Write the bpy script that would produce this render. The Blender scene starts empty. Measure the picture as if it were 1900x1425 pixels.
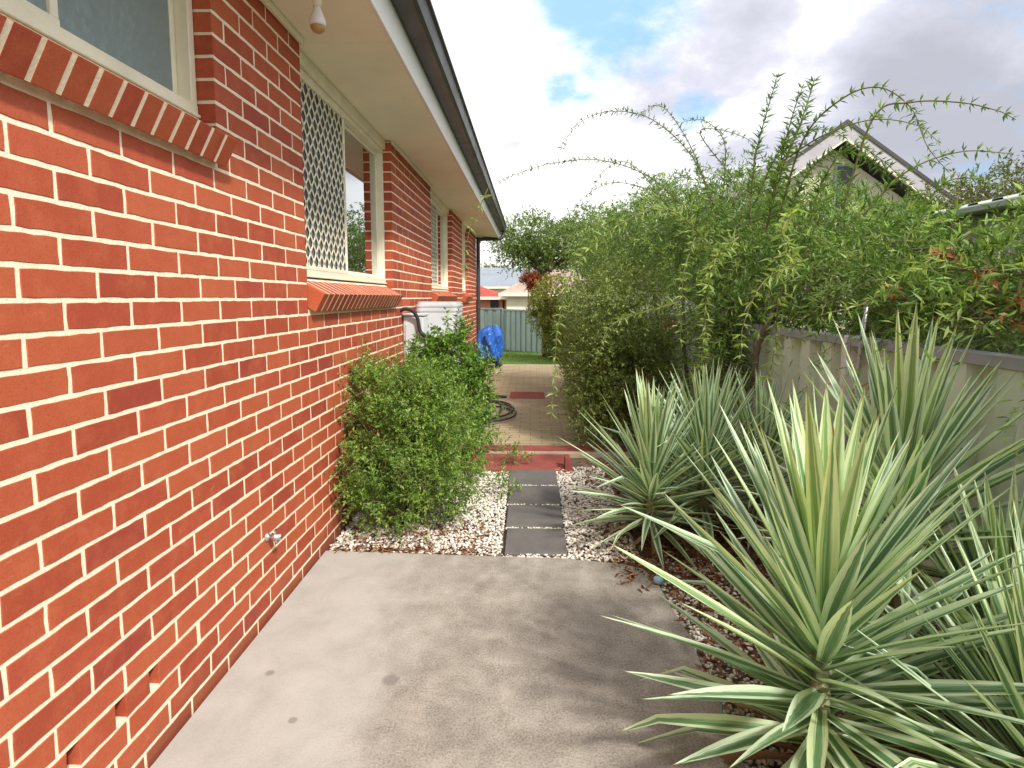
import bpy, math, random
import numpy as np
from mathutils import Vector

# ------------------------------------------------------------------ camera
sc = bpy.context.scene
col = sc.collection
HC = 1.44
FPX = 1055.0
PIT = math.radians(5.5)
YAW = math.radians(1.8914)
CX, CY = 950.0, 653.585
cam_d = bpy.data.cameras.new("camera")
cam = bpy.data.objects.new("camera", cam_d)
col.objects.link(cam)
sc.camera = cam
cam.location = (0, 0, HC)
cam.rotation_euler = (math.pi / 2 - PIT, 0, YAW)
cam_d.sensor_width = 36.0
cam_d.lens = 36.0 * FPX / 1900.0
cam_d.shift_y = -(712.5 - CY) / 1900.0
cam_d.clip_start = 0.05
cam_d.clip_end = 2000
sc.render.resolution_x, sc.render.resolution_y = 1024, 768
sc.view_settings.view_transform = 'Standard'
sc.view_settings.look = 'None'
sc.view_settings.exposure = 0.64
sc.view_settings.gamma = 1.0
sc.cycles.max_bounces = 8
sc.cycles.transparent_max_bounces = 12

# ------------------------------------------------------------------ sun
SUN_TRAVEL = Vector((-0.62, 0.80, -0.98)).normalized()
to_sun = -SUN_TRAVEL
sd = bpy.data.lights.new("sun", 'SUN')
sd.energy = 3.1
sd.angle = math.radians(6)
sd.color = (1.0, 0.95, 0.86)
so = bpy.data.objects.new("sun", sd)
col.objects.link(so)
so.location = (4, -4, 8)
so.rotation_euler = SUN_TRAVEL.to_track_quat('-Z', 'Y').to_euler()

# ------------------------------------------------------------------ node helper
class NT:
    def __init__(s, tree):
        s.t = tree
        s.n = tree.nodes
        s.l = tree.links
    def node(s, typ, inputs=None, **props):
        n = s.n.new(typ)
        for k, v in props.items():
            setattr(n, k, v)
        if inputs:
            for k, v in inputs.items():
                s.set(n.inputs[k], v)
        return n
    def set(s, sock, v):
        if isinstance(v, bpy.types.NodeSocket):
            s.l.new(v, sock)
        elif isinstance(v, bpy.types.Node):
            s.l.new(v.outputs[0], sock)
        else:
            if hasattr(sock, 'default_value'):
                dv = sock.default_value
                if hasattr(dv, '__len__') and not hasattr(v, '__len__'):
                    v = (v,) * len(dv)
                if hasattr(dv, '__len__') and len(dv) == 4 and len(v) == 3:
                    v = tuple(v) + (1,)
            sock.default_value = v
    def math(s, op, a, b=0.0, c=0.0, clamp=False):
        n = s.node('ShaderNodeMath', operation=op, use_clamp=clamp)
        s.set(n.inputs[0], a); s.set(n.inputs[1], b); s.set(n.inputs[2], c)
        return n.outputs[0]
    def vmath(s, op, a, b=None, out=0):
        n = s.node('ShaderNodeVectorMath', operation=op)
        s.set(n.inputs[0], a)
        if b is not None: s.set(n.inputs[1], b)
        return n.outputs[out]
    def mix(s, fac, a, b, blend='MIX'):
        n = s.node('ShaderNodeMix', data_type='RGBA', blend_type=blend)
        n.clamp_factor = True
        s.set(n.inputs[0], fac); s.set(n.inputs[6], a); s.set(n.inputs[7], b)
        return n.outputs[2]
    def ramp(s, fac, stops, interp='LINEAR'):
        n = s.node('ShaderNodeValToRGB')
        n.color_ramp.interpolation = interp
        e = n.color_ramp.elements
        while len(e) < len(stops): e.new(0.5)
        for i, (p, c) in enumerate(stops):
            e[i].position = p
            if not hasattr(c, '__len__'): c = (c, c, c)
            e[i].color = tuple(c) + (1,)
        s.set(n.inputs[0], fac)
        return n.outputs[0]
    def noise(s, vec, scale, detail=3.0, rough=0.5, dist=0.0, out=0):
        n = s.node('ShaderNodeTexNoise')
        if vec is not None: s.set(n.inputs['Vector'], vec)
        s.set(n.inputs['Scale'], scale); s.set(n.inputs['Detail'], detail)
        s.set(n.inputs['Roughness'], rough); s.set(n.inputs['Distortion'], dist)
        return n.outputs[out]
    def maprange(s, v, a, b, c=0.0, d=1.0, smooth=False):
        n = s.node('ShaderNodeMapRange')
        if smooth: n.interpolation_type = 'SMOOTHSTEP'
        for k, x in zip(range(5), (v, a, b, c, d)): s.set(n.inputs[k], x)
        return n.outputs[0]

def px_dir(px, py):
    """world direction seen at a pixel of the 1900 x 1425 photograph"""
    f = Vector((-math.sin(YAW) * math.cos(PIT), math.cos(YAW) * math.cos(PIT), -math.sin(PIT)))
    r = Vector((math.cos(YAW), math.sin(YAW), 0))
    u = r.cross(f)
    return f + r * ((px - CX) / FPX) - u * ((py - CY) / FPX)
def at(px, py, Y):
    """the point at depth Y metres behind a pixel (used to read positions off the photograph)"""
    d = px_dir(px, py)
    return Vector((0, 0, HC)) + d * (Y / d.y)

# ------------------------------------------------------------------ world: Nishita sky with clouds
world = bpy.data.worlds.new("World")
sc.world = world
world.use_nodes = True
wt = NT(world.node_tree)
wt.n.clear()
geo = wt.node('ShaderNodeTexCoord').outputs['Generated']
sky = wt.node('ShaderNodeTexSky')
sky.sky_type = 'NISHITA'
sky.sun_disc = False
sky.sun_elevation = math.asin(to_sun.z)
sky.sun_rotation = math.atan2(to_sun.x, to_sun.y)
sky.air_density = 1.0; sky.dust_density = 1.2
dirn = wt.vmath('NORMALIZE', geo)
sep = wt.node('ShaderNodeSeparateXYZ', {0: dirn})
zz = wt.math('ADD', wt.math('MAXIMUM', sep.outputs[2], 0.0), 0.22)
inv = wt.math('DIVIDE', 1.0, zz)
comb = wt.node('ShaderNodeCombineXYZ', {0: wt.math('MULTIPLY', sep.outputs[0], inv),
                                        1: wt.math('MULTIPLY', sep.outputs[1], inv), 2: 0.3})
n1 = wt.noise(comb, 1.5, 7, 0.58, 0.25)
n2 = wt.noise(comb, 3.6, 6, 0.6, 0.1)
n3 = wt.noise(dirn, 3.1, 5, 0.55)
def blob(px, py, rad, k=1.0):
    d = px_dir(px, py).normalized()
    dt = wt.node('ShaderNodeVectorMath', operation='DOT_PRODUCT')
    wt.set(dt.inputs[0], dirn); dt.inputs[1].default_value = d
    return wt.maprange(dt.outputs['Value'], math.cos(rad), 1.0, 0.0, k)
blue = blob(1100, 20, 0.15, 1.3)
for a in ((1045, 150, 0.05, 1.2), (1085, 190, 0.045, 1.0), (1290, 200, 0.055, 1.15), (1180, -60, 0.2, 1.2), (1000, -600, 0.5, 0.8), (2600, -300, .5, .8)):
    blue = wt.math('MAXIMUM', blue, blob(*a))
bl = wt.math('ADD', blue, wt.math('MULTIPLY', wt.math('SUBTRACT', n2, 0.55), 2.6))
bl = wt.maprange(bl, 0.30, 1.15, 0, 0.85, True)
grey = wt.math('MAXIMUM', blob(1850, 165, 0.24, 1.05), blob(1560, 150, 0.30, 0.36))
grey = wt.math('MAXIMUM', grey, blob(950, 245, 0.07, 0.62))
grey = wt.math('MAXIMUM', grey, blob(1300, 110, 0.22, 0.66))
grey = wt.math('MAXIMUM', grey, blob(1820, 400, 0.10, 0.6))
gr = wt.math('ADD', grey, wt.math('MULTIPLY', wt.math('SUBTRACT', n1, 0.50), 2.1))
gr = wt.maprange(gr, 0.12, 1.05, 0, 1, True)
cloud = wt.ramp(gr, [(0.0, (1.0, 1.0, 1.0)), (0.45, (0.60, 0.60, 0.69)), (1.0, (0.39, 0.405, 0.46))])
bg_c = wt.node('ShaderNodeBackground', {0: cloud, 1: 0.92})
skyc = wt.mix(0.75, sky.outputs[0], (2.6, 6.0, 9.6))
bg_s = wt.node('ShaderNodeBackground', {0: skyc, 1: 0.085})
ms = wt.node('ShaderNodeMixShader', {0: bl, 1: bg_c.outputs[0], 2: bg_s.outputs[0]})
wo = wt.node('ShaderNodeOutputWorld')
wt.l.new(ms.outputs[0], wo.inputs[0])

# ------------------------------------------------------------------ materials
def new_mat(name):
    m = bpy.data.materials.new(name)
    m.use_nodes = True
    t = NT(m.node_tree)
    t.n.clear()
    out = t.node('ShaderNodeOutputMaterial')
    return m, t, out
def principled(t, out, color, rough=0.6, metal=0.0, spec=0.5, bump=None, bstr=0.3, bdist=0.01, **kw):
    p = t.node('ShaderNodeBsdfPrincipled')
    t.set(p.inputs['Base Color'], color)
    t.set(p.inputs['Roughness'], rough)
    t.set(p.inputs['Metallic'], metal)
    t.set(p.inputs['Specular IOR Level'], spec)
    for k, v in kw.items(): t.set(p.inputs[k], v)
    if bump is not None:
        b = t.node('ShaderNodeBump', {'Strength': bstr, 'Distance': bdist, 'Height': bump})
        t.set(p.inputs['Normal'], b.outputs[0])
    t.l.new(p.outputs[0], out.inputs[0])
    return p
def objc(t): return t.node('ShaderNodeTexCoord').outputs['Object']
def posc(t): return t.node('ShaderNodeNewGeometry').outputs['Position']
def island(t): return t.node('ShaderNodeNewGeometry').outputs['Random Per Island']

def paint(name, color, rough=0.45, metal=0.0, dirt=0.12, scale=6.0, spec=0.4, bstr=0.05):
    m, t, o = new_mat(name)
    c = posc(t)
    n = t.noise(c, scale, 5, 0.6)
    n2 = t.noise(c, scale * 9, 3, 0.6)
    dark = tuple(x * (1 - dirt * 2.2) for x in color)
    cc = t.mix(t.maprange(n, 0.38, 0.72), color, dark)
    principled(t, o, cc, t.maprange(n, 0.3, 0.7, rough - 0.05, rough + 0.12), metal, spec, n2, bstr, 0.004)
    return m

def mat_brick(name, dark=1.0):
    m, t, o = new_mat(name)
    c = posc(t)
    isl = island(t)
    base = t.ramp(isl, [(0.0, (0.34, 0.062, 0.030)), (0.3, (0.41, 0.082, 0.036)), (0.65, (0.47, 0.112, 0.047)),
                        (0.90, (0.39, 0.070, 0.036)), (1.0, (0.30, 0.052, 0.034))])
    n = t.noise(c, 14, 5, 0.6)
    n2 = t.noise(c, 160, 4, 0.65)
    n3 = t.noise(c, 3.0, 4, 0.6, 0.6)
    b1 = t.mix(t.maprange(n, 0.45, 0.75, 0, 0.5), base, (0.54, 0.15, 0.07))
    b2 = t.mix(t.maprange(n2, 0.48, 0.72, 0, 0.42), b1, (0.26, 0.035, 0.022))
    # pale lime smears left on some faces
    sm = t.math('MULTIPLY', t.maprange(t.noise(c, 22, 6, 0.7, 1.5), 0.60, 0.78, 0, 1), t.maprange(n3, 0.48, 0.66, 0, 0.55))
    b3 = t.mix(sm, b2, (0.66, 0.36, 0.26))
    if dark != 1.0:
        b3 = t.mix(1.0, b3, (dark, dark, dark), 'MULTIPLY')
    # soil splash and grime along the foot of the wall
    zc = t.node('ShaderNodeSeparateXYZ', {0: c}).outputs[2]
    dz = t.math('ADD', zc, t.math('MULTIPLY', t.math('SUBTRACT', n3, 0.5), 0.35))
    b3 = t.mix(t.maprange(dz, 0.0, 0.13, 0.55, 0, True), b3, (0.20, 0.075, 0.045))
    h = t.math('ADD', t.math('MULTIPLY', n2, 0.6), t.math('MULTIPLY', n, 0.6))
    principled(t, o, b3, 0.72, 0, 0.3, h, 0.35, 0.004)
    return m
def mat_mortar():
    m, t, o = new_mat("cream_mortar")
    c = posc(t)
    n = t.noise(c, 60, 5, 0.7)
    n2 = t.noise(c, 4, 4, 0.6)
    a = t.mix(t.maprange(n, 0.4, 0.75), (0.92, 0.81, 0.62), (0.84, 0.72, 0.53))
    a = t.mix(t.maprange(n2, 0.5, 0.8, 0, 0.4), a, (0.74, 0.62, 0.46))
    principled(t, o, a, 0.9, 0, 0.2, n, 0.6, 0.006)
    return m
def mat_concrete():
    m, t, o = new_mat("worn_concrete")
    c = posc(t)
    big = t.noise(c, 1.1, 5, 0.6, 0.6)
    mid = t.noise(c, 5.5, 6, 0.65, 0.4)
    fine = t.noise(c, 210, 3, 0.75)
    speck = t.math('ADD', t.noise(c, 120, 4, 0.8), t.math('MULTIPLY', t.math('SUBTRACT', t.noise(c, 9, 4, 0.6), 0.5), 0.35))
    x = t.node('ShaderNodeSeparateXYZ', {0: c})
    # paler, smoother strip beside the wall; darker and coarser further out
    w = t.maprange(t.math('ADD', x.outputs[0], t.math('MULTIPLY', big, 0.9)), -0.35, 0.15, 0, 1, True)
    smooth = t.mix(t.maprange(mid, 0.35, 0.7), (0.45, 0.425, 0.395), (0.375, 0.355, 0.33))
    rough_c = t.mix(t.maprange(mid, 0.35, 0.66), (0.42, 0.378, 0.33), (0.29, 0.26, 0.228))
    a = t.mix(w, smooth, rough_c)
    a = t.mix(t.math('MULTIPLY', t.maprange(speck, 0.44, 0.62), t.maprange(w, 0, 1, 0.12, 0.6)), a, (0.085, 0.070, 0.058))
    a = t.mix(t.math('MULTIPLY', t.maprange(fine, 0.55, 0.75), 0.5), a, (0.52, 0.46, 0.38))
    # oil drops
    for (sx, sy, r) in ((-0.526, 2.005, 0.03), (-1.0, 2.03, 0.017), (-0.81, 1.79, 0.014), (-0.62, 1.45, 0.012)):
        d = t.vmath('DISTANCE', c, (sx, sy, 0.0), out=1)
        d = t.math('ADD', d, t.math('MULTIPLY', mid, 0.014))
        a = t.mix(t.maprange(d, r * 0.7 + 0.007, r * 1.3 + 0.007, 0.55, 0, True), a, (0.14, 0.13, 0.115))
    h = t.math('ADD', t.math('MULTIPLY', fine, 0.5), t.math('MULTIPLY', speck, 0.9))
    principled(t, o, a, 0.85, 0, 0.25, h, t.maprange(w, 0, 1, 0.12, 0.5), 0.004)
    return m
def mat_pavers():
    m, t, o = new_mat("tan_pavers")
    c = posc(t)
    br = t.node('ShaderNodeTexBrick', {'Vector': c, 'Color1': (0.43, 0.34, 0.205), 'Color2': (0.34, 0.265, 0.16),
                                       'Mortar': (0.20, 0.155, 0.105), 'Scale': 1.0, 'Mortar Size': 0.006,
                                       'Mortar Smooth': 0.3, 'Bias': 0.0, 'Brick Width': 0.23, 'Row Height': 0.115})
    n = t.noise(c, 2.0, 5, 0.65)
    n2 = t.noise(c, 70, 4, 0.7)
    a = t.mix(t.maprange(n, 0.4, 0.7, 0, 0.55), br.outputs[0], (0.27, 0.215, 0.15))
    a = t.mix(t.maprange(n2, 0.5, 0.75, 0, 0.3), a, (0.55, 0.44, 0.31))
    principled(t, o, a, 0.85, 0, 0.25, t.math('ADD', t.math('MULTIPLY', br.outputs[1], -1.0), t.math('MULTIPLY', n2, .3)), 0.5, 0.006)
    return m
def mat_mottle(name, c1, c2, s1=8.0, s2=90.0, rough=0.85, bstr=0.4, c3=None):
    m, t, o = new_mat(name)
    c = posc(t)
    n = t.noise(c, s1, 5, 0.62, 0.3)
    n2 = t.noise(c, s2, 4, 0.7)
    a = t.mix(t.maprange(n, 0.35, 0.68), c1, c2)
    a = t.mix(t.maprange(n2, 0.48, 0.75, 0, 0.5), a, c3 or tuple(x * 0.5 for x in c2))
    principled(t, o, a, rough, 0, 0.25, n2, bstr, 0.006)
    return m
def mat_islands(name, stops, rough=0.8, spec=0.25, bump_scale=None):
    m, t, o = new_mat(name)
    c = posc(t)
    a = t.ramp(island(t), stops)
    n = t.noise(c, 90, 4, 0.65)
    a = t.mix(t.maprange(n, 0.4, 0.75, 0, 0.35), a, t.mix(1.0, a, (0.55, 0.5, 0.45), 'MULTIPLY'))
    principled(t, o, a, rough, 0, spec, n, 0.3, 0.003)
    return m
def mat_leaf(name, stops, rough=0.42, trans=0.35, tcol=1.5, spec=0.45):
    m, t, o = new_mat(name)
    c = posc(t)
    isl = island(t)
    n = t.noise(c, 3.2, 3, 0.6)
    f = t.math('ADD', t.math('MULTIPLY', isl, 0.62), t.maprange(n, 0.3, 0.7, 0.0, 0.38), clamp=True)
    a = t.ramp(f, stops)
    p = principled(t, o, a, rough, 0, spec)
    ta = t.mix(1.0, a, (tcol, tcol * 1.02, tcol * 0.55), 'MULTIPLY')
    tr = t.node('ShaderNodeBsdfTranslucent', {0: ta})
    mx = t.node('ShaderNodeMixShader', {0: trans, 1: p.outputs[0], 2: tr.outputs[0]})
    t.l.new(mx.outputs[0], o.inputs[0])
    return m
def mat_yucca(name, yellow=0.0):
    m, t, o = new_mat(name)
    uv = t.node('ShaderNodeUVMap').outputs[0]
    s = t.node('ShaderNodeSeparateXYZ', {0: uv})
    u, v = s.outputs[0], s.outputs[1]
    isl = island(t)
    au = t.math('MULTIPLY', t.math('ABSOLUTE', t.math('SUBTRACT', u, 0.5)), 2.0)
    st = t.node('ShaderNodeCombineXYZ', {0: t.math('MULTIPLY', u, 9.0), 1: t.math('MULTIPLY', v, 0.8), 2: t.math('MULTIPLY', isl, 60.0)})
    nz = t.noise(st, 1.0, 3, 0.6)
    fine = t.noise(t.node('ShaderNodeCombineXYZ', {0: t.math('MULTIPLY', u, 40.0), 1: t.math('MULTIPLY', v, 3.0), 2: isl}), 1.0, 3, 0.6)
    green = t.ramp(isl, [(0, (0.032, 0.110, 0.030)), (0.5, (0.055, 0.165, 0.045)), (1, (0.10, 0.25, 0.07))])
    pale = t.ramp(isl, [(0, (0.58, 0.70, 0.52)), (0.6, (0.68, 0.79, 0.56)), (1, (0.74, 0.84, 0.46))])
    # cream margin and streaks of cream inside the blade
    edge = t.math('ADD', au, t.math('MULTIPLY', t.math('SUBTRACT', nz, 0.5), 1.7))
    f = t.maprange(edge, 0.24, 0.58, 0, 1, True)
    a = t.mix(f, green, pale)
    # grey-green waxy bloom in the middle of the blade
    a = t.mix(t.math('MULTIPLY', t.maprange(fine, 0.35, 0.7), 0.45), a, (0.44, 0.54, 0.42))
    if yellow: a = t.mix(yellow, a, (0.50, 0.60, 0.13))
    a = t.mix(t.maprange(t.math('ADD', v, t.math('MULTIPLY', isl, 0.03)), 0.975, 1.0, 0, 0.9), a, (0.30, 0.15, 0.06))
    a = t.mix(t.maprange(t.noise(st, 2.3, 4, 0.7), 0.70, 0.76, 0, 0.4), a, (0.36, 0.30, 0.14))
    p = principled(t, o, a, 0.38, 0, 0.45, fine, 0.15, 0.002)
    tr = t.node('ShaderNodeBsdfTranslucent', {0: t.mix(1.0, a, (1.3, 1.35, 0.7), 'MULTIPLY')})
    mx = t.node('ShaderNodeMixShader', {0: 0.22, 1: p.outputs[0], 2: tr.outputs[0]})
    t.l.new(mx.outputs[0], o.inputs[0])
    return m
def mat_glass(name, tint=(0.75, 0.8, 0.8), rough=0.0, bump=0.0, refl=0.25, milk=0.0):
    m, t, o = new_mat(name)
    c = posc(t)
    gl = t.node('ShaderNodeBsdfGlossy', {0: (0.92, 0.95, 0.97), 1: rough})
    tr = t.node('ShaderNodeBsdfTransparent', {0: tint})
    lw = t.node('ShaderNodeFresnel', {0: 1.7})
    if bump:
        b = t.node('ShaderNodeBump', {'Strength': bump, 'Distance': 0.01, 'Height': t.noise(c, 45, 3, 0.6)})
        t.set(gl.inputs['Normal'], b.outputs[0]); t.set(lw.inputs['Normal'], b.outputs[0])
    f = t.math('ADD', lw.outputs[0], refl, clamp=True)
    if milk:
        df = t.node('ShaderNodeBsdfDiffuse', {0: (0.62, 0.68, 0.66)})
        tl = t.node('ShaderNodeMixShader', {0: milk, 1: tr.outputs[0], 2: df.outputs[0]})
        tr = tl
    mx = t.node('ShaderNodeMixShader', {0: f, 1: tr.outputs[0], 2: gl.outputs[0]})
    t.l.new(mx.outputs[0], o.inputs[0])
    return m

M = {}
M['brick'] = mat_brick("red_brick")
M['mortar'] = mat_mortar()
M['concrete'] = mat_concrete()
M['pavers'] = mat_pavers()
M['cream'] = paint("cream_aluminium", (0.88, 0.83, 0.66), 0.4, 0, 0.06)
M['soffit'] = paint("soffit_paint", (0.91, 0.885, 0.72), 0.7, 0, 0.05, 1.5, 0.2)
M['fascia'] = paint("white_fascia", (0.80, 0.78, 0.74), 0.5, 0, 0.06, 2)
M['gutter'] = paint("charcoal_gutter", (0.060, 0.055, 0.050), 0.38, 0, 0.1, 4)
M['rooftile'] = mat_mottle("roof_tiles", (0.10, 0.09, 0.085), (0.14, 0.12, 0.11))
M['white_metal'] = paint("white_enamel", (0.72, 0.74, 0.76), 0.4, 0, 0.06, 3)
M['grey_box'] = paint("pale_grey_enamel", (0.62, 0.64, 0.67), 0.4, 0, 0.06, 3)
M['black_rubber'] = paint("black_rubber", (0.03, 0.03, 0.035), 0.6, 0, 0.1)
M['hose'] = paint("green_black_hose", (0.020, 0.035, 0.033), 0.4, 0, 0.1)
M['chrome'] = paint("dull_chrome", (0.75, 0.75, 0.77), 0.28, 1.0, 0.12, 40)
M['galv'] = paint("galvanised_steel", (0.62, 0.62, 0.66), 0.38, 0.7, 0.15, 20)
M['post'] = paint('pale_post', (0.82, 0.82, 0.86), 0.35, 0, 0.1, 20)
M['pink_roof'] = mat_mottle('pale_pink_roof', (0.66, 0.52, 0.46), (0.58, 0.44, 0.38), 1, 5)
M['barge'] = paint('lilac_grey_board', (0.42, 0.40, 0.43), 0.5, 0, 0.1, 3)
M['tarp'] = paint("blue_tarpaulin", (0.025, 0.13, 0.50), 0.35, 0, 0.15, 6)
M['tarp_dark'] = paint("dark_blue_plastic", (0.02, 0.03, 0.06), 0.4, 0, 0.1, 6)
M['fence_sheet'] = paint("pale_grey_green_sheet", (0.74, 0.79, 0.68), 0.4, 0, 0.10, 3)
M['fence_rail'] = paint("slate_rail", (0.42, 0.42, 0.50), 0.45, 0, 0.12, 5)
M['teal_sheet'] = paint("teal_sheet", (0.42, 0.52, 0.51), 0.5, 0, 0.08, 2)
M['shed'] = paint("pale_green_shed", (0.42, 0.46, 0.36), 0.5, 0, 0.1, 2)
M['shed_roof'] = paint("grey_green_roof", (0.30, 0.34, 0.30), 0.45, 0, 0.1, 2)
M['red_paver'] = mat_mottle("red_paver", (0.34, 0.085, 0.07), (0.25, 0.065, 0.055), 5, 110)
M['kerb'] = mat_mottle("tan_edge", (0.50, 0.39, 0.28), (0.40, 0.31, 0.23), 5, 110)
M['slate'] = mat_mottle("charcoal_paver", (0.155, 0.142, 0.136), (0.112, 0.104, 0.100), 4, 140, 0.8, 0.25, (0.19, 0.17, 0.155))
M['soil'] = mat_mottle("bed_soil", (0.20, 0.15, 0.11), (0.12, 0.085, 0.06), 6, 60)
M['earth'] = mat_mottle("earth_and_turf", (0.11, 0.13, 0.05), (0.09, 0.10, 0.045), 2, 30)
M['pebble'] = mat_islands("white_pebbles", [(0, (0.36, 0.28, 0.22)), (0.15, (0.62, 0.54, 0.47)), (0.5, (0.76, 0.70, 0.63)), (1, (0.84, 0.80, 0.74))])
M['litter'] = mat_islands("dead_leaves", [(0, (0.10, 0.04, 0.02)), (0.4, (0.24, 0.085, 0.04)), (0.75, (0.34, 0.16, 0.08)), (1, (0.45, 0.32, 0.19))])
M['dead'] = mat_islands("orange_dead_leaf", [(0, (0.22, 0.08, 0.035)), (0.6, (0.40, 0.17, 0.07)), (1, (0.52, 0.30, 0.16))])
M['strawleaf'] = mat_islands("withered_yucca_leaf", [(0, (0.16, 0.09, 0.05)), (0.5, (0.32, 0.23, 0.13)), (1, (0.42, 0.36, 0.20))])
M['bark'] = mat_mottle("grey_brown_bark", (0.19, 0.14, 0.10), (0.12, 0.085, 0.06), 12, 80)
M['trunk'] = mat_islands("yucca_stem", [(0, (0.22, 0.17, 0.10)), (0.5, (0.34, 0.33, 0.20)), (1, (0.45, 0.47, 0.30))])
M['twig'] = mat_mottle("green_twig", (0.20, 0.20, 0.09), (0.15, 0.13, 0.06), 12, 80)
M['yucca'] = mat_yucca("variegated_yucca_leaf")
M['yucca_new'] = mat_yucca("young_yucca_leaf", 0.24)
M['yucca_dim'] = mat_yucca("narrow_yucca_leaf")
G = lambda *c: [(i / (len(c) - 1), x) for i, x in enumerate(c)]
M['vine'] = mat_leaf("climber_leaf", G((0.035, 0.085, 0.020), (0.085, 0.17, 0.034), (0.18, 0.29, 0.058), (0.32, 0.43, 0.10)), 0.5, 0.24)
M['cane_leaf'] = mat_leaf("pale_sunlit_cane_leaf", G((0.17, 0.26, 0.06), (0.30, 0.41, 0.11), (0.42, 0.52, 0.17)), 0.5, 0.35)  # paler than climber_leaf; on the outer shoots it paints in sunlit tips
M['hedge'] = mat_leaf("hedge_leaf", G((0.055, 0.095, 0.022), (0.13, 0.19, 0.040), (0.26, 0.33, 0.075), (0.46, 0.52, 0.20)), 0.35, 0.22)
M['shrub'] = mat_leaf("fine_shrub_leaf", G((0.07, 0.14, 0.030), (0.14, 0.25, 0.045), (0.24, 0.37, 0.065), (0.38, 0.50, 0.12)), 0.45, 0.35)
M['shrub2'] = mat_leaf("glossy_shrub_leaf", G((0.06, 0.14, 0.022), (0.14, 0.27, 0.04), (0.27, 0.43, 0.07)), 0.33, 0.3)
M['tree'] = mat_leaf("tree_leaf", G((0.08, 0.13, 0.04), (0.16, 0.24, 0.06), (0.26, 0.34, 0.10)), 0.5, 0.3)
M['autumn'] = mat_leaf("yellowing_leaf", G((0.07, 0.12, 0.03), (0.20, 0.26, 0.06), (0.38, 0.36, 0.09), (0.42, 0.22, 0.08)), 0.5, 0.3)
M['redtree'] = mat_leaf("red_leaf", G((0.20, 0.04, 0.02), (0.34, 0.08, 0.03)), 0.5, 0.3)
M['olive'] = mat_leaf("olive_leaf", G((0.06, 0.07, 0.02), (0.13, 0.15, 0.04), (0.22, 0.22, 0.07)), 0.5, 0.3)
M['grass'] = mat_leaf("lawn_blade", G((0.10, 0.19, 0.03), (0.18, 0.30, 0.05), (0.26, 0.38, 0.08)), 0.5, 0.3)
M['turf'] = mat_mottle("lawn_turf", (0.14, 0.23, 0.04), (0.11, 0.18, 0.035), 1.2, 40, 0.9, 0.5)
M['glass'] = mat_glass("window_glass", (0.72, 0.75, 0.72), 0.0, 0.0, 0.36)
M['obscure'] = mat_glass("obscure_glass", (0.62, 0.72, 0.72), 0.22, 0.35, -0.14, 0.30)
M['fly'] = mat_glass("fly_screen_gauze", (0.22, 0.20, 0.17), 0.5, 0.0, -0.9, 0.20)
M['curtain'] = paint("pale_curtain", (0.72, 0.72, 0.68), 0.8, 0, 0.05)
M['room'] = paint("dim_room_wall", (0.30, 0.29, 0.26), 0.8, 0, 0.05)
M['blind'] = paint("pale_blind", (0.80, 0.76, 0.68), 0.6, 0, 0.05)
M['red_roof'] = mat_mottle("red_roof_tiles", (0.42, 0.075, 0.06), (0.32, 0.06, 0.05), 1, 5)
M['grey_roof'] = mat_mottle("blue_grey_roof", (0.26, 0.29, 0.34), (0.22, 0.25, 0.29), 1, 5)
M['orange_wall'] = mat_mottle("orange_brick_wall", (0.60, 0.26, 0.14), (0.50, 0.20, 0.11), 3, 20)
M['white_wall'] = mat_mottle("white_weatherboard", (0.82, 0.76, 0.62), (0.74, 0.68, 0.54), 2, 20, 0.7, 0.1, (0.6, 0.56, 0.5))
M['grey_iron'] = mat_mottle("grey_iron_roof", (0.34, 0.33, 0.33), (0.27, 0.26, 0.27), 1.5, 20)
M['darkwin'] = paint("dark_glass", (0.04, 0.045, 0.05), 0.15, 0, 0.1)
M['bulb'] = paint("frosted_bulb", (0.78, 0.78, 0.78), 0.15, 0, 0.03)
M['bulb_base'] = paint("amber_plastic", (0.45, 0.28, 0.10), 0.35, 0, 0.1)
M['paleblue'] = paint("pale_blue_plastic", (0.30, 0.50, 0.55), 0.4, 0, 0.08)

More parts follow.
